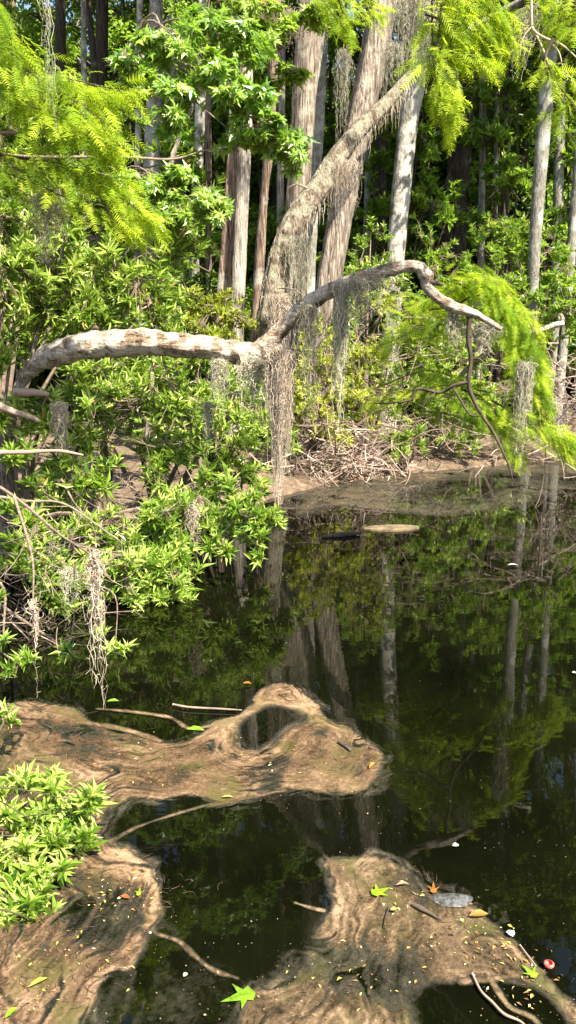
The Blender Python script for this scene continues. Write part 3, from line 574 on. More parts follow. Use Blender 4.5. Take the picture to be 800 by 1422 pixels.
# dead limb at the upper right
g = Geo(); V, F = tube([P(636, 54, 7), P(660, 40, 7), P(690, 24, 6.9), P(712, 10, 6.8), (P(760, -16, 6.6))], [.028, .04, .042, .034, .05], 9, .05, .2); g.add(V, F)
single('dead_limb', g, M['limb'], 'stout brown broken limb poking down from the top right', 'branch', P(690, 24, 6.9), True)
g = Geo()
for pts, r in (([(738, -20, 5.6), (738, 20, 5.6), (740, 40, 5.6), (755, 52, 5.5), (780, 62, 5.5), (805, 84, 5.4)], [.010, .010, .009, .007, .006, .004]), ([(742, 42, 5.6), (758, 78, 5.5), (768, 110, 5.5), (782, 140, 5.5)], [.008, .006, .005, .003]),
               ([(756, 54, 5.5), (775, 70, 5.5), (782, 95, 5.4)], [.005, .004, .002]), ([(740, 35, 5.6), (725, 55, 5.6), (722, 80, 5.6)], [.005, .003, .002]), ([(745, 50, 5.6), (735, 72, 5.6), (730, 90, 5.6)], [.004, .003, .002])):
    V, F = tube([P(*q) for q in pts], r, 6, rough=.15); g.add(V, F)
single('bare_branch', g, M['moss_pink'], 'bare whitish forked twigs hanging at the top right corner', 'branch', P(740, 40, 5.6), True)
g = Geo(); V, F = tube([P(-20, 214, 8.2), P(60, 218, 8.2), P(170, 218, 8.3), P(240, 221, 8.4), P(290, 208, 8.4), P(360, 203, 8.5), P(440, 222, 8.6)], [.018, .014, .013, .012, .008, .007, .004], 7, rough=.15); g.add(V, F)
V, F = tube([P(232, 221, 8.4), P(252, 216, 8.5), P(268, 222, 8.6)], [.007, .005, .003], 5); g.add(V, F)
single('long_branch', g, M['twig'], 'long thin brown branch running level below the maple boughs', 'branch', P(170, 218, 8.3), True)
g = Geo(); V, F = tube([P(-40, 186, 6.2), P(30, 184, 6.2), P(80, 187, 6.1), P(118, 190, 6.1)], [.012, .010, .007, .003], 6, rough=.15); g.add(V, F)
single('long_branch', g, M['deadwood'], 'thin pale dead branch amid the feathery boughs at left', 'branch', P(30, 184, 6.2), True)

# stumps and trunks of the left bank
def stub(name, label, pts, wpx, m, n=14, flute=.12):
    w = [P(*q) for q in pts]; g = Geo(); V, F = tube(w, [a * mpp(q[2]) / 2 for a, q in zip(wpx, pts)], n, flute, .15, m=8); g.add(V, F)
    return single(name, g, M[m], label, 'tree stump', w[0], True)
stub('tree_stump', 'thick brown mossy stump cut by the left edge', [(2, 740, 7.3), (2, 680, 7.3), (4, 620, 7.3), (2, 560, 7.4)], [52, 44, 36, 26], 'bark_cypress')
stub('tree_stump', 'dark upright stump among the leaves of the left bank', [(142, 742, 7.5), (143, 690, 7.5), (148, 640, 7.6), (150, 610, 7.6)], [28, 22, 18, 15], 'bark_brown')
stub('tree_stump', 'short pale stump behind the bright green bush on the far bank', [(541, 560, 13), (541, 520, 13), (545, 475, 13)], [15, 12, 8], 'bark_white')
g = Geo()
for pts, r in (([(-10, 560, 6.6), (20, 572, 6.6), (45, 580, 6.6), (56, 586, 6.6)], [.035, .03, .022, .012]), ([(20, 545, 6.8), (45, 545, 6.8), (68, 548, 6.8)], [.04, .035, .02]), ([(0, 628, 6.4), (40, 628, 6.4), (80, 626, 6.4), (116, 632, 6.4)], [.02, .018, .014, .008])):
    V, F = tube([P(*q) for q in pts], r, 8, rough=.25); g.add(V, F)
single('broken_branch', g, M['deadwood'], 'jagged dead branches sticking out below the left end of the pale log', 'branch', P(20, 572, 6.6), True)

# ---------------------------------------------------------------- shrubs of the left bank
def gp(x, y): return (x, y, float(ground_z(x, y)))
shrub('evergreen_shrub', 'tall leafy shrub at the left edge above the end of the pale log', 'shrub', gp(-2.9, 7.9), [(20, 370, 7.4, 75, 210), (90, 340, 7.6, 75, 210), (160, 380, 7.7, 70, 190), (60, 430, 7.7, 60, 200), (130, 430, 7.7, 55, 160), (210, 420, 7.9, 55, 140), (0, 300, 7.6, 70, 180), (250, 350, 8.6, 60, 130), (-40, 420, 7.4, 80, 150)], 'shrub', .105, .024, 9, dens=.95, tone=.58)
shrub('evergreen_shrub', 'broad leafy shrub directly below the pale log', 'shrub', gp(-1.4, 8.3), [(120, 545, 7.4, 55, 150), (190, 560, 7.5, 60, 160), (260, 550, 7.6, 60, 170), (320, 560, 7.9, 50, 140), (230, 620, 7.3, 60, 150), (310, 620, 7.8, 60, 150), (360, 590, 8.4, 45, 110), (180, 520, 7.8, 50, 110), (330, 660, 8.0, 50, 120), (280, 500, 7.9, 50, 90), (350, 540, 8.6, 36, 70)], 'shrub', .10, .023, 9, dens=.95, tone=.64)
shrub('evergreen_shrub', 'leafy shrub with long leaf whorls beside the dark upright stump', 'shrub', gp(-2.4, 7.4), [(90, 630, 6.8, 50, 75), (60, 580, 6.9, 50, 80), (14, 500, 7.0, 26, 36), (30, 560, 7.0, 36, 40), (120, 590, 6.9, 40, 60), (130, 660, 6.7, 40, 60), (70, 690, 6.6, 36, 45), (10, 560, 6.8, 40, 45), (20, 640, 6.6, 40, 40), (40, 720, 6.3, 40, 56), (100, 740, 6.3, 36, 50), (30, 780, 6.0, 46, 60), (90, 800, 6.0, 40, 46), (60, 840, 5.6, 36, 26)], 'shrub', .12, .027, 9, tone=.62)
shrub('evergreen_shrub', 'sunlit leafy bough reaching right over the dark water', 'shrub', gp(-2.6, 7.2), [(270, 690, 6.6, 50, 110), (330, 700, 6.5, 45, 100), (370, 725, 6.4, 28, 50), (230, 730, 6.3, 50, 120), (180, 770, 6.1, 50, 130), (230, 800, 6.1, 45, 110), (250, 835, 6.1, 26, 40), (150, 820, 6.0, 38, 55), (190, 720, 6.4, 40, 70), (310, 745, 6.4, 26, 30), (100, 790, 6.0, 50, 60), (240, 780, 6.2, 46, 90), (170, 800, 5.9, 50, 70), (140, 730, 6.3, 40, 50), (215, 840, 6.0, 40, 50), (360, 745, 6.4, 30, 36)], 'near', .10, .023, 9, dens=1.15, tone=.62)
shrub('evergreen_shrub', 'scattered leaf whorls on twigs hanging just over the water at left', 'shrub', gp(-2.9, 6.9), [(30, 800, 5.2, 35, 22), (50, 740, 5.6, 40, 24), (98, 905, 4.3, 16, 6), (120, 800, 5.0, 30, 14), (25, 922, 4.1, 26, 10), (5, 890, 4.2, 20, 6), (0, 840, 4.8, 25, 12)], 'near', .070, .016, 9, dens=1.5, tone=.5, stem_r=.016)
shrub('evergreen_shrub', 'leafy tuft low over the water below the sunlit bough', 'shrub', tuple(P(126, 800, 4.5)), [(160, 903, 4.3, 22, 14), (146, 880, 4.4, 14, 7)], 'near', .065, .015, 10, tone=.7, stem_r=.006)
shrub('small_leaved_bush', 'yellow green small leaved bush in front of the close pair of trunks', 'shrub', gp(-1.3, 11.5), [(250, 415, 11.2, 45, 230), (300, 425, 11.2, 40, 200), (215, 440, 11, 40, 180), (330, 445, 11.2, 28, 110), (280, 460, 11, 50, 180), (190, 400, 11.4, 40, 150)], 'olive', .085, .035, 7, tone=.6, flat=.55)
shrub('evergreen_shrub', 'dim leafy undergrowth on the bank behind the pale log at left', 'shrub', gp(-3.6, 9.6), [(60, 260, 9.6, 80, 220), (150, 290, 9.6, 80, 240), (0, 210, 9.6, 80, 180), (230, 330, 9.8, 60, 180), (20, 140, 9.6, 80, 160), (110, 200, 9.6, 70, 160)], 'shrub', .12, .032, 8, tone=.5)
# shrubs of the far bank
shrub('bank_bush', 'bright yellow green bush hanging behind moss strands on the far bank', 'shrub', gp(.35, 12.3), [(430, 500, 11.8, 45, 190), (470, 540, 11.9, 50, 200), (420, 580, 11.6, 40, 150), (500, 480, 12.2, 50, 170), (520, 430, 12.6, 40, 120), (460, 600, 11.7, 40, 110), (405, 540, 11.5, 30, 90), (440, 560, 11.5, 40, 110), (500, 560, 11.9, 40, 110), (480, 510, 12, 40, 110), (430, 450, 12.2, 40, 90)], 'olive', .075, .028, 8, tone=.8)
shrub('bank_bush', 'rounded green bush at the foot of the far bank beside the brush pile', 'shrub', gp(1.75, 12.3), [(555, 620, 12.0, 26, 90), (545, 600, 12.1, 20, 50), (575, 612, 12.1, 18, 40)], 'near', .12, .022, 9, tone=.65, up=1.2, spread=(10, 55))
shrub('bank_bush', 'low bright green thicket below the hooked end of the arching log', 'shrub', gp(2.4, 13.4), [(560, 530, 13, 45, 150), (610, 540, 13, 50, 180), (660, 560, 13.2, 50, 160), (600, 500, 13.4, 50, 150), (540, 570, 12.8, 36, 90), (640, 510, 13.4, 45, 120), (600, 580, 13, 36, 70), (660, 610, 12.9, 40, 90), (720, 590, 13, 40, 90), (620, 610, 12.8, 30, 50), (700, 540, 13.4, 50, 110)], 'near', .10, .034, 8, tone=.6, flat=.7)
shrub('bank_bush', 'dark green bush in shade behind the drooping feathery bough', 'shrub', gp(3.6, 15.4), [(690, 420, 15, 60, 220), (740, 400, 15.2, 60, 220), (790, 430, 15, 50, 160), (640, 390, 15.4, 50, 180), (700, 350, 15.6, 50, 170), (760, 350, 15.6, 50, 160), (600, 350, 16, 40, 130)], 'wood_leaf', .12, .05, 8, tone=.7)
shrub('bank_bush', 'green bush between the white tree and the arching log', 'shrub', gp(1.4, 14.4), [(500, 370, 14.6, 40, 150), (540, 400, 14, 45, 170), (490, 420, 13.6, 40, 130), (570, 440, 14, 45, 140), (515, 330, 15, 30, 80)], 'near', .10, .036, 8, tone=.45)
for lab, root, cl in (('leafy small tree filling the gap right of the white tree', (1.9, 16.6), [(600, 200, 16.5, 45, 110), (580, 270, 16.5, 45, 120), (625, 290, 16.4, 50, 120), (590, 140, 16.6, 40, 80), (640, 200, 17.4, 40, 60)]),
                      ('leafy small tree between the broad dark trunk and the long pale grey trunk', (4.3, 16.8), [(690, 180, 16.6, 45, 130), (700, 250, 16.6, 50, 140), (680, 310, 16.5, 45, 110), (720, 130, 16.8, 40, 80), (670, 130, 16.8, 36, 60)]),
                      ('leafy small tree at the right edge behind the pale grey trunks', (5.6, 17.2), [(780, 210, 17, 50, 130), (790, 290, 17, 50, 140), (760, 160, 17.2, 40, 90), (790, 130, 17.2, 40, 70)]),
                      ('leafy small tree in the gap left of the close pair of trunks', (-2.0, 16.4), [(230, 200, 16.2, 50, 110), (290, 260, 16.2, 40, 100), (250, 330, 16, 50, 120), (180, 170, 16.4, 40, 70), (300, 340, 15.8, 30, 60)]),
                      ('leafy small tree behind the snapped top of the leaning limb', (1.5, 17.8), [(520, 230, 17.6, 34, 90), (515, 290, 17.6, 36, 90), (470, 130, 17.8, 26, 50), (530, 170, 17.8, 26, 50)])):
    shrub('small_tree', lab, 'small tree', gp(*root), cl, 'wood_leaf', .15, .065, 8, tone=.62, stem_r=.035, woodmat='twig_dark', flat=.55)
# foreground bush at the left
shrub('foreground_bush', 'bright glossy leaved bush in the lower left corner', 'shrub', gp(-1.75, 2.35), [(10, 1090, 2.95, 44, 34), (40, 1130, 2.85, 46, 44), (90, 1125, 2.9, 34, 26), (100, 1170, 2.8, 26, 18), (30, 1190, 2.7, 46, 40), (70, 1210, 2.65, 30, 18), (10, 1250, 2.55, 46, 50), (40, 1280, 2.5, 30, 24), (0, 1310, 2.45, 36, 26), (-30, 1160, 2.75, 50, 36), (-30, 1240, 2.6, 50, 36), (20, 1330, 2.42, 34, 50), (60, 1285, 2.5, 26, 20), (-5, 1350, 2.4, 34, 30), (112, 1112, 2.88, 26, 18), (60, 1090, 2.95, 24, 14), (78, 1165, 2.8, 30, 16)], 'near', .074, .0150, 9, tpl=LEAF_HI, dens=1.25, tone=.66, stem_r=.005, woodmat='twig_dark', up=1.2, spread=(12, 65))
shrub('foreground_bush', 'few bright leaves poking in at the left edge beside the tan scum', 'shrub', gp(-1.9, 3.3), [(2, 1000, 3.5, 18, 7), (14, 985, 3.5, 8, 2)], 'near', .07, .018, 9, tpl=LEAF_HI, tone=.6, stem_r=.006)

# ---------------------------------------------------------------- maple boughs
shrub('maple_bough', 'star leaved maple bough spreading across the upper left centre', 'maple tree', (*P(190, 60, 9.8)[:2], P(190, 60, 9.8)[2]), [(230, 60, 8.6, 55, 70), (280, 30, 8.8, 50, 60), (290, 100, 8.4, 55, 80), (340, 140, 8.4, 55, 85), (380, 185, 8.4, 45, 65), (220, 120, 8.6, 50, 60), (250, 160, 8.6, 45, 50), (320, 50, 9, 60, 60), (410, 215, 8.3, 25, 26), (180, 90, 8.8, 40, 45), (330, 190, 8.6, 35, 30)], 'maple', .115, .115, 7, LEAF_MAPLE, dens=1.5, tone=.68, spread=(50, 100), flat=.5, droop=.35, stem_r=.016, woodmat='twig')
shrub('maple_bough', 'lower maple bough with pale star leaves left of the grey trunk', 'maple tree', (*P(150, 250, 9)[:2], P(150, 250, 9)[2]), [(200, 260, 8.3, 45, 60), (250, 285, 8.2, 45, 65), (290, 270, 8.2, 35, 40), (235, 240, 8.4, 36, 40), (290, 300, 8.2, 26, 22), (170, 250, 8.3, 35, 35)], 'maple', .105, .105, 7, LEAF_MAPLE, dens=1.5, tone=.85, spread=(50, 100), flat=.5, droop=.35, stem_r=.012)
shrub('maple_bough', 'dark maple leaves hanging from the top edge beside the thick cypress', 'maple tree', (*P(380, -40, 11)[:2], P(380, -40, 11)[2]), [(380, 60, 11, 50, 80), (350, 10, 11, 60, 90), (430, 20, 11, 40, 60), (400, 110, 11.4, 40, 60)], 'wood_leaf', .14, .14, 7, LEAF_MAPLE, tone=.9, spread=(50, 100), flat=.5, droop=.3, stem_r=.012)

# ---------------------------------------------------------------- feathery cypress boughs
cypress('cypress_bough', 'large feathery lime green bough sloping down from the left edge', [(-60, 60, 6.4), (10, 100, 6.1), (60, 130, 5.9)],
        [([(-20, 20, 6), (20, 80, 6), (70, 120, 5.9), (120, 150, 5.8), (170, 190, 5.8)], .28, 260), ([(-20, 60, 6), (60, 140, 5.9), (120, 190, 5.8), (165, 215, 5.8)], .24, 240), ([(-20, 140, 6), (50, 150, 5.9), (110, 175, 5.8), (150, 200, 5.8)], .2, 160),
         ([(-10, 0, 6), (10, 40, 6), (22, 80, 5.9)], .12, 90), ([(60, 100, 6), (120, 115, 5.9), (190, 130, 5.9)], .14, 110), ([(-20, 100, 6), (30, 130, 6), (60, 190, 5.9)], .24, 160)], .17)
cypress('cypress_bough', 'second feathery lime green bough low at the left edge under the first', [(-60, 200, 6.2), (0, 215, 6.0), (60, 225, 5.9)],
        [([(-20, 210, 6), (60, 225, 5.9), (130, 250, 5.8), (190, 290, 5.8), (215, 310, 5.8)], .20, 260), ([(-20, 230, 6), (60, 260, 5.9), (140, 300, 5.8), (195, 328, 5.8)], .18, 190), ([(60, 222, 5.9), (130, 240, 5.9), (180, 262, 5.8)], .14, 110)], .16)
cypress('cypress_bough', 'feathery lime green bough hanging in front of the white tree top', [(620, -30, 5.6), (612, 30, 5.5), (606, 80, 5.4)],
        [([(600, -20, 5.5), (600, 40, 5.5), (602, 90, 5.4), (612, 140, 5.4), (626, 180, 5.4)], .13, 190), ([(640, -20, 5.5), (630, 40, 5.5), (620, 90, 5.4), (630, 130, 5.4), (634, 160, 5.4)], .13, 170), ([(600, 60, 5.5), (620, 70, 5.4), (660, 80, 5.4), (682, 92, 5.4)], .10, 90),
         ([(600, -10, 5.6), (640, 0, 5.6), (690, 30, 5.6), (720, 60, 5.6)], .22, 190), ([(590, 20, 5.5), (650, 40, 5.5), (690, 60, 5.5)], .18, 130), ([(680, -20, 5.6), (690, 20, 5.6), (700, 50, 5.6)], .16, 80)], .145)
cypress('cypress_bough', 'slim feathery sprigs drooping at the upper right edge', [(770, 50, 5.3), (757, 80, 5.3), (762, 110, 5.2)],
        [([(757, 80, 5.2), (770, 110, 5.2), (800, 150, 5.1), (830, 190, 5.1)], .05, 70), ([(770, 130, 5.2), (775, 160, 5.2), (800, 200, 5.1)], .035, 30), ([(790, 84, 5.2), (765, 92, 5.2), (742, 103, 5.2)], .03, 22), ([(785, 150, 5.2), (765, 155, 5.2), (745, 163, 5.2)], .028, 18), ([(760, 90, 5.2), (800, 118, 5.2), (830, 140, 5.1)], .04, 36)], .12)
cypress('cypress_bough', 'feathery lime green foliage filling the top right corner', [(860, -20, 5.8), (800, 0, 5.7), (770, 20, 5.7)],
        [([(830, -20, 5.7), (790, 10, 5.7), (755, 30, 5.7)], .2, 130), ([(830, 20, 5.7), (800, 30, 5.6), (772, 45, 5.6)], .16, 90), ([(760, -30, 5.8), (750, 0, 5.8), (742, 20, 5.7)], .16, 60)], .14)
cypress('cypress_bough', 'feathery lime tuft at the top edge above the leaning cypress', [(460, -60, 8), (470, -20, 8), (490, 0, 7.9)],
        [([(440, -20, 8), (480, -5, 8), (510, 10, 7.9), (530, 16, 7.9)], .2, 120), ([(440, -10, 8), (462, 20, 8), (478, 40, 7.9)], .16, 70), ([(470, 0, 8), (480, 30, 8), (486, 60, 8)], .1, 40)], .16)
cypress('cypress_bough', 'big drooping feathery bough beyond the hooked end of the arching log', [(596, 430, 7.3), (630, 425, 7.0), (662, 410, 6.8), (700, 420, 6.7)],
        [([(600, 420, 7), (640, 400, 6.9), (680, 400, 6.8), (705, 425, 6.7), (735, 470, 6.6)], .26, 520), ([(630, 405, 7), (670, 388, 6.9), (700, 398, 6.8)], .18, 200), ([(690, 420, 6.7), (720, 460, 6.6), (742, 510, 6.5), (755, 560, 6.5)], .20, 420),
         ([(660, 430, 6.8), (690, 450, 6.7), (720, 490, 6.6), (732, 530, 6.5)], .22, 320), ([(700, 430, 6.7), (730, 440, 6.6), (745, 480, 6.5), (758, 540, 6.5)], .12, 180), ([(540, 440, 7.6), (580, 430, 7.5), (640, 425, 7.4)], .24, 260),
         ([(560, 480, 7.8), (600, 465, 7.6), (650, 470, 7.4)], .20, 170), ([(690, 440, 6.8), (640, 445, 6.9), (580, 460, 7.0), (530, 480, 7.1)], .22, 300), ([(690, 400, 6.9), (640, 400, 7.0), (590, 420, 7.1)], .16, 150)], .135, tone=.5)
cypress('cypress_bough', 'lowest feathery bough with its tips just above the water at right', [(640, 540, 7.2), (690, 560, 6.9), (730, 590, 6.7)],
        [([(650, 560, 6.6), (690, 575, 6.5), (730, 585, 6.4), (770, 600, 6.4), (800, 618, 6.4)], .20, 420), ([(670, 570, 6.6), (700, 600, 6.5), (722, 635, 6.4)], .16, 240), ([(740, 580, 6.5), (770, 605, 6.4), (800, 632, 6.4)], .14, 180), ([(600, 545, 6.9), (650, 560, 6.7), (700, 580, 6.6)], .18, 220), ([(520, 540, 7.6), (590, 515, 7.4), (650, 530, 7.2)], .22, 260), ([(560, 570, 7.2), (620, 575, 7.0), (660, 590, 6.8)], .14, 110), ([(680, 545, 6.9), (620, 535, 7.0), (560, 550, 7.1), (510, 560, 7.2)], .20, 280)], .12, tone=.5)

# ---------------------------------------------------------------- Spanish moss
for a in [
    ('thick curtain of spanish moss hanging from the fork of the arching log', 386, 488, 6.42, 34, 205, 560, 'moss_pink', .8, .38),
    ('short moss tassel under the log just left of its fork', 352, 500, 6.55, 26, 90, 70, 'moss', .8, .6),
    ('thin moss fringe under the middle of the pale log', 306, 500, 6.6, 22, 70, 50, 'moss', .8, .6),
    ('broad veil of moss hanging right of the log fork', 430, 424, 6.35, 30, 170, 60, 'moss', .8, .9),
    ('long veil of moss hanging from the middle of the arching bough', 474, 396, 6.25, 22, 190, 75, 'moss', .8, .8),
    ('sparse moss threads under the right part of the arching bough', 520, 386, 6.2, 46, 90, 22, 'moss', 1.0, .8),
    ('small moss tassel hanging left of the hooked end of the bough', 500, 390, 6.2, 20, 70, 40, 'moss', 1.0, .6),
    ('stringy moss dangling from the right side of the leaning limb', 478, 225, 12.2, 46, 90, 130, 'moss_pink', .8, .8),
    ('moss beard clinging down the front of the leaning limb', 412, 330, 11.3, 34, 140, 130, 'moss', .8, .8),
    ('moss beard low on the leaning limb just above the log', 388, 410, 11, 26, 90, 110, 'moss_pink', .9, .9),
    ('large grey moss mass draped on the white tree at the top edge', 572, -10, 10, 56, 130, 170, 'moss', 1.0, .9),
    ('grey moss hanging between the two cypresses at the top', 545, 60, 12, 34, 80, 60, 'moss', 1.0, .8),
    ('shaggy moss bunch on top of the thick fluted cypress', 424, 18, 13.8, 66, 50, 170, 'moss_pink', 1.2, .8),
    ('grey moss streamer between the cypresses behind the green leaves', 476, 70, 13, 26, 130, 70, 'moss', 1.0, .8),
    ('thin dim moss streamer at the far upper left', 58, -20, 5.6, 16, 210, 8, 'moss', .4, .6),
    ('moss clump with a dark top dangling from the drooping feathery bough', 733, 505, 6.3, 17, 140, 80, 'moss', .8, .4),
    ('curly moss nest under the tip of the arching bough', 672, 452, 6.3, 44, 46, 60, 'moss', 1.2, .8),
    ('small moss tuft on the bough behind the hooked end', 628, 430, 6.3, 16, 60, 40, 'moss', 1.0, .6),
    ('pale moss streamers hanging at the top right behind the broken limb', 728, 8, 8.5, 34, 90, 70, 'moss', 1.0, .7),
    ('wispy moss left of the broad dark trunk', 622, 95, 14, 20, 60, 30, 'moss', 1.0, .7),
    ('longest moss strand hanging to the water from the sunlit bough', 129, 770, 4.0, 13, 240, 26, 'moss_pink', .8, .6),
    ('moss strand hanging left of the longest one over the water', 97, 790, 4.3, 12, 110, 14, 'moss', .9, .6),
    ('thin moss strand at the lower left over the dark water', 46, 835, 4.1, 7, 130, 10, 'moss_pink', .7, .6),
    ('moss tassel among the leaves right of the sunlit bough', 265, 700, 6.3, 14, 70, 30, 'moss_pink', 1.2, .6),
    ('moss tassel hanging among leaves below the middle of the log', 288, 560, 7.0, 12, 70, 30, 'moss', 1.2, .6),
    ('moss threads among leaves near the left end of the log', 82, 560, 6.6, 18, 80, 36, 'moss_pink', 1.2, .6),
    ('moss drape among the dim undergrowth at the far left', 62, 270, 6.4, 40, 110, 80, 'moss', 1.2, .8),
    ('drooping moss beneath the lower maple bough', 205, 330, 9.3, 40, 70, 60, 'moss_pink', 1.0, .8)]:
    moss(*a[:7], base_m=a[7], curl=a[8], taper=a[9])

# ---------------------------------------------------------------- brush, bare twigs
def tangle(name, label, cat, boxes, m, r=(.004, .014), arch=.25, S=6, kind=None):
    g = Geo()
    for (px, py, Y, rx, rz, n, L) in boxes:
        c = P(px, py, Y); rx *= mpp(Y); rz *= mpp(Y)
        A = c + rng.normal(size=(n, 3)) * np.array([rx, rx * .5, rz]) * .55; A[:, 2] = np.maximum(A[:, 2], .02)
        d = unit(rng.normal(size=(n, 3)) * np.array([1, .6, .55])); Ln = L * rng.uniform(.3, 1, (n, 1)); B = A + d * Ln; B[:, 2] = np.maximum(B[:, 2], .01)
        rr = rng.uniform(r[0], r[1], n); V, F = sticks(A, B, rr, rr * .35, arch, S); g.add(V, F, 0, np.repeat(rng.beta(2, 1.6, n), S * 3))
        k = n * 2; i = rng.integers(0, n, k); t = rng.uniform(.3, 1, (k, 1)); q = A[i] * (1 - t) + B[i] * t; e = q + unit(rng.normal(size=(k, 3)) + d[i]) * Ln[i] * .3
        e[:, 2] = np.maximum(e[:, 2], .01); V, F = sticks(q, e, rr[i] * .5, rr[i] * .25, .2, 3); g.add(V, F, 0, np.repeat(rng.beta(2, 1.6, k), 9))
    V = np.concatenate(g.V); return single(name, g, M[m], label, cat, (V[:, 0].mean(), V[:, 1].mean(), V[:, 2].min()), kind=kind)
tangle('brush_pile', 'tangled pile of bleached dead branches on the far bank below the moss', 'brush pile', [(440, 636, 11.3, 50, 14, 60, .8), (490, 640, 11.6, 50, 13, 60, .8), (540, 642, 12.0, 36, 12, 30, .9), (420, 600, 11.4, 30, 26, 26, .8), (470, 606, 11.8, 60, 26, 40, 1.0)], 'deadwood', (.003, .018))
tangle('bare_bush', 'leafless grey twiggy bush standing at the right edge of the far bank', 'shrub', [(770, 540, 13.2, 36, 50, 110, 1.0), (790, 580, 13.0, 30, 40, 70, .9), (670, 480, 13.4, 40, 36, 22, .7)], 'deadwood', (.004, .010))
tangle('dead_branches', 'bent dead twigs dipping into the water at the right edge', 'branch', [(740, 612, 9.6, 30, 14, 14, 1.0), (780, 620, 9.4, 26, 14, 16, .9)], 'deadwood', (.005, .013), .15)
tangle('dead_branches', 'mess of fine brown dead twigs on the left bank under the leaves', 'branch', [(60, 740, 6.6, 60, 50, 34, .8), (120, 700, 6.8, 60, 40, 30, .8), (200, 690, 7.2, 50, 30, 26, .6), (60, 840, 5.6, 70, 30, 20, .6), (150, 560, 7.4, 70, 30, 40, .6), (170, 740, 6.4, 50, 40, 18, .6)], 'twig', (.002, .006))
tangle('dead_branches', 'dark snarl of twigs on the water under the overhanging leaves at left', 'branch', [(90, 900, 5.2, 60, 22, 26, .6)], 'twig_dark', (.0015, .005))
tangle('dead_branches', 'shadowy snags on the far bank behind the bright green thicket', 'branch', [(600, 600, 12.8, 60, 24, 70, .9), (530, 560, 12.6, 40, 40, 60, .9), (560, 480, 13, 40, 40, 40, .9)], 'twig', (.005, .014))
for lab, pts, r in (('pale bare branch slanting down right through the leaves above the water', [(0, 690, 6.4), (40, 696, 6.4), (90, 700, 6.3), (150, 740, 6.2), (180, 760, 6.1)], [.014, .012, .010, .007, .004]),
               ('short straight twig crossing in front of the dark stump', [(85, 665, 6.6), (105, 700, 6.5), (135, 735, 6.4)], [.009, .008, .005]),
               ('pale stick pointing down right over the dark water at the left edge', [(0, 852, 5.2), (20, 868, 5.2), (42, 890, 5.1)], [.008, .006, .004]),
               ('thin branch reaching right among the tips of the sunlit bough', [(300, 690, 7), (340, 715, 6.6), (380, 750, 6.4)], [.012, .009, .004])):
    g = Geo(); V, F = tube([P(*q) for q in pts], r, 6, rough=.15); g.add(V, F)
    single('bare_branch', g, M['twig'], lab, 'branch', P(*pts[0]), True)
g = Geo(); V, F = tube([P(-60, 640, 6.2), P(20, 690, 5.6), P(80, 740, 4.8), P(128, 772, 4.0), P(150, 800, 3.9)], [.016, .012, .008, .005, .003], 7, rough=.2); g.add(V, F)
V, F = tube([P(20, 690, 5.6), P(44, 770, 4.7), P(46, 838, 4.1)], [.012, .008, .003], 6, rough=.2); g.add(V, F)
single('overhanging_branch', g, M['twig'], 'brown branch leaning out over the water and carrying the longest moss strands', 'branch', P(20, 690, 5.6), True)
tangle('dead_branches', 'fine bare twigs around the longest moss strand above the water', 'branch', [(110, 790, 4.4, 60, 50, 20, .4), (60, 860, 4.3, 50, 40, 14, .35), (60, 760, 5.0, 60, 40, 16, .4)], 'twig', (.0015, .005))
# ---------------------------------------------------------------- things floating on the pond
def floater(name, label, cat, px, py, L, Wd, tpl, col, ang, curl=.0, z=.011, rough=.5):
    c = PW(px, py, z); m = plain_mat(name + '_colour', [(.38, tuple(x * .3 for x in col)), (.62, tuple(x * .62 for x in col))], rough, 45)
    a = R(ang); g = Geo(); T, F = tpl; T = T.copy(); T[:, 0] -= .4; T[:, 2] = T[:, 2] * .35 + .10 * T[:, 0] ** 2 + .25 * T[:, 1] ** 2 * curl
    D = np.array([math.cos(a), math.sin(a), 0]); S = np.array([-math.sin(a), math.cos(a), 0])
    V = c + D * T[:, 0:1] * L + S * T[:, 1:2] * Wd + np.array([0, 0, 1]) * (T[:, 2:3] - T[:, 2].min()) * L
    Fs = F if isinstance(F, list) else [F]
    g.add(V, Fs); single(name, g, m, label, cat, c)
floater('maple_leaf', 'green star shaped maple leaf floating on dark water at the bottom', 'leaf', 335, 1383, .115, .115, LEAF_MAPLE, (.20, .38, .02), 200, 1)
floater('maple_leaf', 'bright green crumpled maple leaf lying on the right hand scum', 'leaf', 527, 1238, .085, .085, LEAF_MAPLE, (.30, .50, .02), 30, 1.5, .016)
floater('maple_leaf', 'small green maple leaf by the red flower at the rim of the right hand scum', 'leaf', 737, 1350, .065, .065, LEAF_MAPLE, (.28, .48, .03), 120, 1.5, .016)
floater('fallen_leaf', 'orange brown curled leaf at the upper rim of the right hand scum', 'leaf', 602, 1234, .07, .05, LEAF_MAPLE, (.36, .15, .03), 80, 2, .014)
floater('fallen_leaf', 'ochre leaf lying flat left of the white petal on the right hand scum', 'leaf', 662, 1271, .075, .035, LEAF_HI, (.38, .22, .04), 10, 1, .014)
floater('fallen_leaf', 'yellowish oval leaf floating just below the long scum tongue', 'leaf', 314, 1107, .055, .018, LEAF_HI, (.42, .38, .10), 4, 1, .012)
floater('fallen_leaf', 'brown narrow leaf resting on murky water beside the foreground bush', 'leaf', 71, 1093, .075, .020, LEAF_HI, (.38, .24, .12), 2, 1, .012)
floater('fallen_leaf', 'pale green leaf on the thin scum strand near the top of the mat', 'leaf', 274, 1014, .10, .05, LEAF_HI, (.22, .36, .03), 170, 1, .012)
floater('fallen_leaf', 'small green leaf floating beside the foot of the longest moss strand', 'leaf', 155, 974, .07, .035, LEAF_HI, (.22, .40, .03), 10, 1, .012)
floater('fallen_leaf', 'orange leaf speck at the water edge above the scum hump', 'leaf', 342, 949, .055, .03, LEAF_HI, (.50, .16, .03), 0, 1, .012)
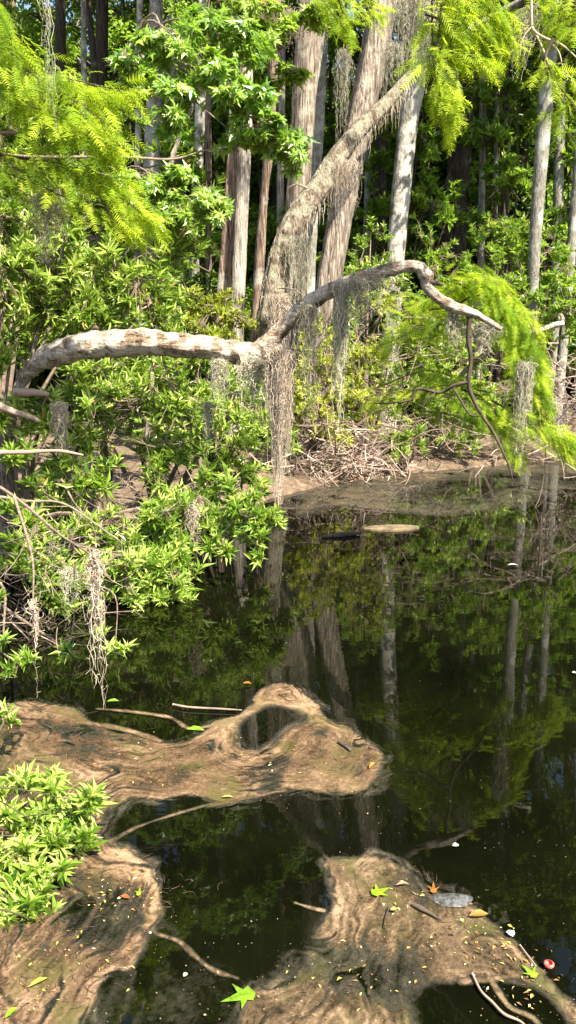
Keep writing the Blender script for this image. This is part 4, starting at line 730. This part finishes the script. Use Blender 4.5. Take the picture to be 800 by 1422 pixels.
floater('fallen_leaf', 'yellow green leaf on the mossy left scum above its middle', 'leaf', 193, 1239, .05, .035, LEAF_MAPLE, (.34, .46, .03), 90, 1, .014)
floater('fallen_leaf', 'long yellow green leaf on the left scum near the bottom edge', 'leaf', 50, 1366, .065, .020, LEAF_HI, (.38, .44, .02), 40, 1, .014)
floater('fallen_leaf', 'green leaf tip at the very bottom left corner', 'leaf', 14, 1408, .05, .022, LEAF_HI, (.25, .45, .02), 60, 1, .014)
floater('fallen_leaf', 'rust red leaf on the left scum above the dark water', 'leaf', 175, 1246, .04, .022, LEAF_HI, (.42, .14, .04), 160, 1, .014)
floater('fallen_leaf', 'pale yellow leaf chip left of the dark twig on the right hand scum', 'leaf', 546, 1263, .03, .020, LEAF_HI, (.48, .42, .14), 20, 1, .016)
floater('fallen_leaf', 'tan curled leaf near the upper rim of the right hand scum', 'leaf', 557, 1229, .055, .012, LEAF_HI, (.50, .38, .22), 8, 2, .016)
floater('fallen_leaf', 'orange leaf on the blunt tip of the large scum mat', 'leaf', 516, 1064, .07, .022, LEAF_HI, (.48, .24, .05), 60, 1, .014)
floater('white_petal', 'white petal floating alone on open water above the right hand scum', 'petal', 632, 1174, .030, .024, LEAF_HI, (.78, .76, .72), 20, 1, .010)
floater('white_petal', 'white petal at the rim of the right hand scum', 'petal', 710, 1297, .034, .030, LEAF_HI, (.80, .78, .72), 100, 1, .016)
floater('white_petal', 'pale petal on the dark water far right below the pale trunk reflection', 'petal', 711, 785, .10, .05, LEAF_HI, (.62, .58, .42), 0, 1, .010)
floater('white_petal', 'tiny pale petal near the reflection at the right edge', 'petal', 797, 934, .03, .03, LEAF_HI, (.7, .65, .55), 0, 1, .010)
floater('white_petal', 'white petal left of the leaf on the lower murky film', 'petal', 257, 1354, .020, .016, LEAF_HI, (.75, .70, .62), 60, 1, .012)
g = Geo()   # little red flower cup
c = PW(762, 1343, .012); V, F = tube([c, c + [0, 0, .006], c + [0, 0, .014], c + [0, 0, .018]], [.008, .015, .017, .012], 10, m=3, cap=False); g.add(V, F)
single('red_flower', g, plain_mat('flower_red', [(.4, (.55, .06, .05)), (.6, (.72, .16, .12))], .5, 40), 'tiny red cup shaped flower at the rim of the right hand scum', 'flower', c, True)
g = Geo()   # domed bubble of gas under the film
c = PW(628, 1250, .006); th = np.linspace(0, 2 * math.pi, 24, endpoint=False); Vb = [c + [0, 0, .016]]
for q, h in ((.35, .015), (.7, .010), (1.0, .001)): Vb += [c + [q * .075 * math.cos(t) * (1 + .12 * math.sin(3 * t)), q * .042 * math.sin(t) * (1 + .1 * math.cos(2 * t)), h] for t in th]
Fb = [[0, 1 + i, 1 + (i + 1) % 24] for i in range(24)]; Qb = [[1 + r * 24 + i, 25 + r * 24 + i, 25 + r * 24 + (i + 1) % 24, 1 + r * 24 + (i + 1) % 24] for r in range(2) for i in range(24)]
g.add(Vb, [np.array(Fb), np.array(Qb)]); single('foam_bubble', g, plain_mat('bubble_film', [(.4, (.03, .03, .027)), (.6, (.09, .09, .085))], .16, 60, .6), 'grey shiny domed bubble of film beside the orange leaf', 'bubble', c, True)
def twig_on(label, pts, r, m='twig_dark'):
    g = Geo(); V, F = tube([PW(x, y, .014) for x, y in pts], r, 6, rough=.2); g.add(V, F); single('floating_twig', g, M[m], label, 'twig', PW(*pts[0], .0), True)
twig_on('dark pointed twig lying beside the grey bubble', [(574, 1256), (586, 1262), (600, 1270), (616, 1280)], [.008, .009, .005, .002])
twig_on('short dark twig standing out left of the crumpled green leaf', [(541, 1258), (535, 1275), (533, 1288)], [.003, .003, .002])
twig_on('pale stick at the right rim of the scum beside the white petal', [(722, 1312), (734, 1328), (745, 1342)], [.003, .003, .002], 'deadwood')
twig_on('pale root like stick running across the dark bottom right patch', [(656, 1352), (668, 1376), (684, 1392), (700, 1408), (722, 1418), (735, 1430)], [.004, .004, .005, .005, .004, .003], 'deadwood')
twig_on('long dark stick floating at the upper edge of the large mat', [(240, 978), (262, 982), (300, 984), (336, 986)], [.006, .007, .006, .003], 'twig')
twig_on('dark bark crumb near the blunt tip of the large mat', [(470, 1030), (480, 1036), (487, 1042)], [.008, .010, .006], 'bark_dark')
# floating bark slab by the far bank
g = Geo(); a, b = PW(505, 733, .02), PW(582, 731, .02); t_ = np.linspace(0, 1, 9); up_ = [(.02 + .11 * math.sin(math.pi * t) ** .6) for t in t_]
top = [a * (1 - t) + b * t + [0, w, 0] for t, w in zip(t_, up_)] + [a * (1 - t) + b * t - [0, w, 0] for t, w in zip(t_[::-1], up_[::-1])]
k = len(top); bot = [q - [0, 0, .03] for q in top]; ii = np.arange(k)
g.add(top + bot, [np.stack([ii, ii + k, (ii + 1) % k + k, (ii + 1) % k], -1), ii[None, ::-1]])
single('bark_slab', g, plain_mat('slab_bark', [(.4, (.07, .055, .03)), (.6, (.17, .13, .075))], .9, 8), 'flat tan bark slab floating before the far bank', 'driftwood', a)
g = Geo(); V, F = tube([PW(448, 745, .01), PW(480, 742, .02), PW(500, 740, .02)], [.02, .03, .015], 7, rough=.2); g.add(V, F)
single('floating_twig', g, M['twig_dark'], 'dark waterlogged stick left of the tan bark slab', 'twig', PW(448, 745, 0), True)
# countless specks: petals, seeds, scale leaves
def specks():
    g = Geo(); n = 950; px = rng.uniform(-20, 820, n); py = 760 + 680 * rng.uniform(0, 1, n) ** .75; pts = np.array([PW(x, y, .013) for x, y in zip(px, py)])
    k = noise3(pts, 1.1) + .5 * noise3(pts, 3.7) > -.15; pts = pts[k]; n = len(pts); a = rng.uniform(0, 6.28, n); D = np.stack([np.cos(a), np.sin(a), 0 * a], 1); s = rng.uniform(.002, .006, n) * (1 + (rng.uniform(0, 1, n) > .95) * 1.6)
    leaves(g, pts, D, np.tile([0, 0, 1.0], (n, 1)) + rng.normal(size=(n, 3)) * .2, s, s * rng.uniform(.3, .8, n), LEAF_LO, 0, rng.uniform(0, 1, n))
    m = plain_mat('speck', [(0, (.10, .06, .03)), (.45, (.20, .14, .07)), (.85, (.32, .26, .15)), (1, (.55, .50, .4))], .7, use_attr=True)
    single('floating_specks', g, m, 'countless tiny pale seeds and specks scattered on the water', 'debris', (0, 3, 0), kind='stuff')
specks()

def litter():
    g = Geo(); pts = []
    for px, py, rx, ry, n in ((165, 1240, 45, 30, 60), (110, 1330, 60, 40, 50), (40, 1380, 50, 30, 30), (560, 1250, 70, 30, 45), (640, 1300, 70, 30, 60), (700, 1330, 40, 25, 40), (480, 1360, 70, 40, 40), (420, 1060, 90, 25, 40), (150, 1060, 120, 30, 40), (740, 1380, 40, 30, 30), (200, 1085, 30, 8, 20)):
        for _ in range(n): pts.append(PW(px + rng.normal() * rx * .6, py + rng.normal() * ry * .6, .0085))
    pts = np.array(pts); n = len(pts); a = rng.uniform(0, 6.28, n); D = np.stack([np.cos(a), np.sin(a), rng.normal(0, .12, n)], 1); sz = rng.uniform(.006, .022, n)
    leaves(g, pts, D, np.tile([0, 0, 1.0], (n, 1)) + rng.normal(size=(n, 3)) * .35, sz, sz * rng.uniform(.25, .6, n), LEAF_LO, 0, rng.uniform(0, 1, n))
    q = pts[:160] + rng.normal(size=(160, 3)) * [.1, .1, 0]; e = q + rng.normal(size=(160, 3)) * [.03, .03, .002]; V, F = sticks(q, e, .0012, .0006, .3, 4); g.add(V, F, 0, np.full(160 * 12, .1))
    m = plain_mat('litter_bits', [(0, (.03, .02, .012)), (.35, (.12, .07, .03)), (.6, (.28, .15, .04)), (.8, (.30, .30, .06)), (1, (.42, .36, .24))], .7, use_attr=True)
    single('leaf_litter', g, m, 'small brown and yellow leaf scraps scattered over the tan scum', 'debris', (0, 3, 0), kind='stuff')
litter()

# ---------------------------------------------------------------- the wood behind
def copy_tree_thing(mesh, name, label, cat, loc, s, group, trunk_r=None, H=None, bark='bark_dark', lean=0):
    pass
def far_trunk_mesh(r, H, bark):
    k = 7; z = np.linspace(-.2, H, k); w = np.stack([rng.normal(0, .10, k).cumsum() * .6, rng.normal(0, .10, k).cumsum() * .6, z], 1)
    g = Geo(); V, F = tube(w, r * np.array([1.4, 1.0, .95, .88, .75, .55, .25]), 10, .08, .05, m=4); g.add(V, F); return make_mesh('trunk', g, M[bark]), w[-1]
TR = [far_trunk_mesh(r, H, b) for r, H, b in ((.15, 14, 'bark_dark'), (.20, 17, 'bark_dark'), (.10, 12, 'bark_dark'), (.24, 18, 'bark_brown'), (.12, 15, 'bark_grey'))]
n_t = 0
for Y0, Y1, n in ((18, 24, 9), (24, 34, 20), (34, 50, 34)):
    for i in range(n):
        Y = rng.uniform(Y0, Y1); half = Y * .36 + 3; x = -half + 2 * half * (i + rng.uniform(.1, .9)) / n
        me, topv = TR[rng.integers(0, len(TR))]; s = rng.uniform(.85, 1.2); root = bpy.data.objects.new('background_tree', None); COL.objects.link(root)
        root.location = (x, Y, float(ground_z(x, Y))); root.rotation_euler = (rng.normal(0, .03), rng.normal(0, .03), rng.uniform(0, 6.28)); root.scale = (s, s, s)
        side = ('left part', 'middle', 'right part')[int(np.clip((x / half + 1) * 1.5, 0, 2))]; ring = {18: 'front rank', 24: 'second rank', 34: 'farthest rank'}[Y0]
        tag(root, f'slim shaded tree in the {ring} of the wood, {side} of the view', 'tree', f'{ring} of shaded trees, {side}')
        o = bpy.data.objects.new('trunk', me); COL.objects.link(o); o.parent = root
        for q in range(1 if Y < 24 else 2):
            c = bpy.data.objects.new('crown', CROWNS[rng.integers(0, 5)]); COL.objects.link(c); c.parent = root
            c.location = (topv[0] + rng.normal(0, 1.0), topv[1] + rng.normal(0, 1.0), topv[2] * (1.0 - .28 * q)); cs = rng.uniform(.75, 1.05); c.scale = (cs, cs, cs); c.rotation_euler = (0, 0, rng.uniform(0, 6.28))
STEM, _ = far_trunk_mesh(.04, 1.6, 'bark_dark')
for Y0, Y1, n, s0, s1, zh in ((15.5, 19, 14, .6, 1.0, 2.6), (19, 25, 50, .9, 1.4, 7.5), (25, 34, 44, 1.2, 1.9, 10.0), (34, 46, 30, 1.8, 2.8, 13.0)):
    for i in range(n):
        Y = rng.uniform(Y0, Y1); half = Y * .36 + 2; x = -half + 2 * half * (i + rng.uniform(.1, .9)) / n; s = rng.uniform(s0, s1)
        root = bpy.data.objects.new('understory_tree', None); COL.objects.link(root); root.location = (x, Y, float(ground_z(x, Y)) - .05)
        side = ('left part', 'middle', 'right part')[int(np.clip((x / half + 1) * 1.5, 0, 2))]; ring = {15.5: 'just behind the far bank', 19: 'among the nearer trunks', 25: 'among the farther trunks', 34: 'deepest in the wood'}[Y0]
        tag(root, f'leafy green small tree {ring}, {side} of the view', 'small tree', f'leafy small trees {ring}, {side}')
        z = rng.uniform(.12, 1) * zh
        o = bpy.data.objects.new('trunk', STEM); COL.objects.link(o); o.parent = root; o.scale = (s, s, max(z, .8) / 1.6)
        for q in range(2 if zh > 3 else 1):
            c = bpy.data.objects.new('crown', BUSHES[rng.integers(0, 4)]); COL.objects.link(c); c.parent = root
            c.location = (rng.normal(0, .5) * q, rng.normal(0, .5) * q, max(z * (1 - .45 * q), .9 * s)); c.scale = (s, s, s * rng.uniform(.7, 1.1)); c.rotation_euler = (0, 0, rng.uniform(0, 6.28))
def far_wood():
    g = Geo(); n = 42000; x = rng.uniform(-45, 45, n); y = rng.uniform(50, 72, n); z = rng.uniform(0, 1, n) ** 1.15 * 21; p = np.stack([x, y, z], 1)
    k = noise3(p, .35) + .7 * noise3(p, .9) > (-.75 + (z / 24) ** 2 * 1.1); p = p[k]; n = len(p)
    leaves(g, p, rand_unit(n), unit(rand_unit(n) * .8 + [0, -.3, .8]), rng.uniform(.3, .75, n), .4, LEAF_LO, 0, rng.uniform(0, 1, n))
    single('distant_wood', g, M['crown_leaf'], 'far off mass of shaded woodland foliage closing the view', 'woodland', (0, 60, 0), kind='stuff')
far_wood()
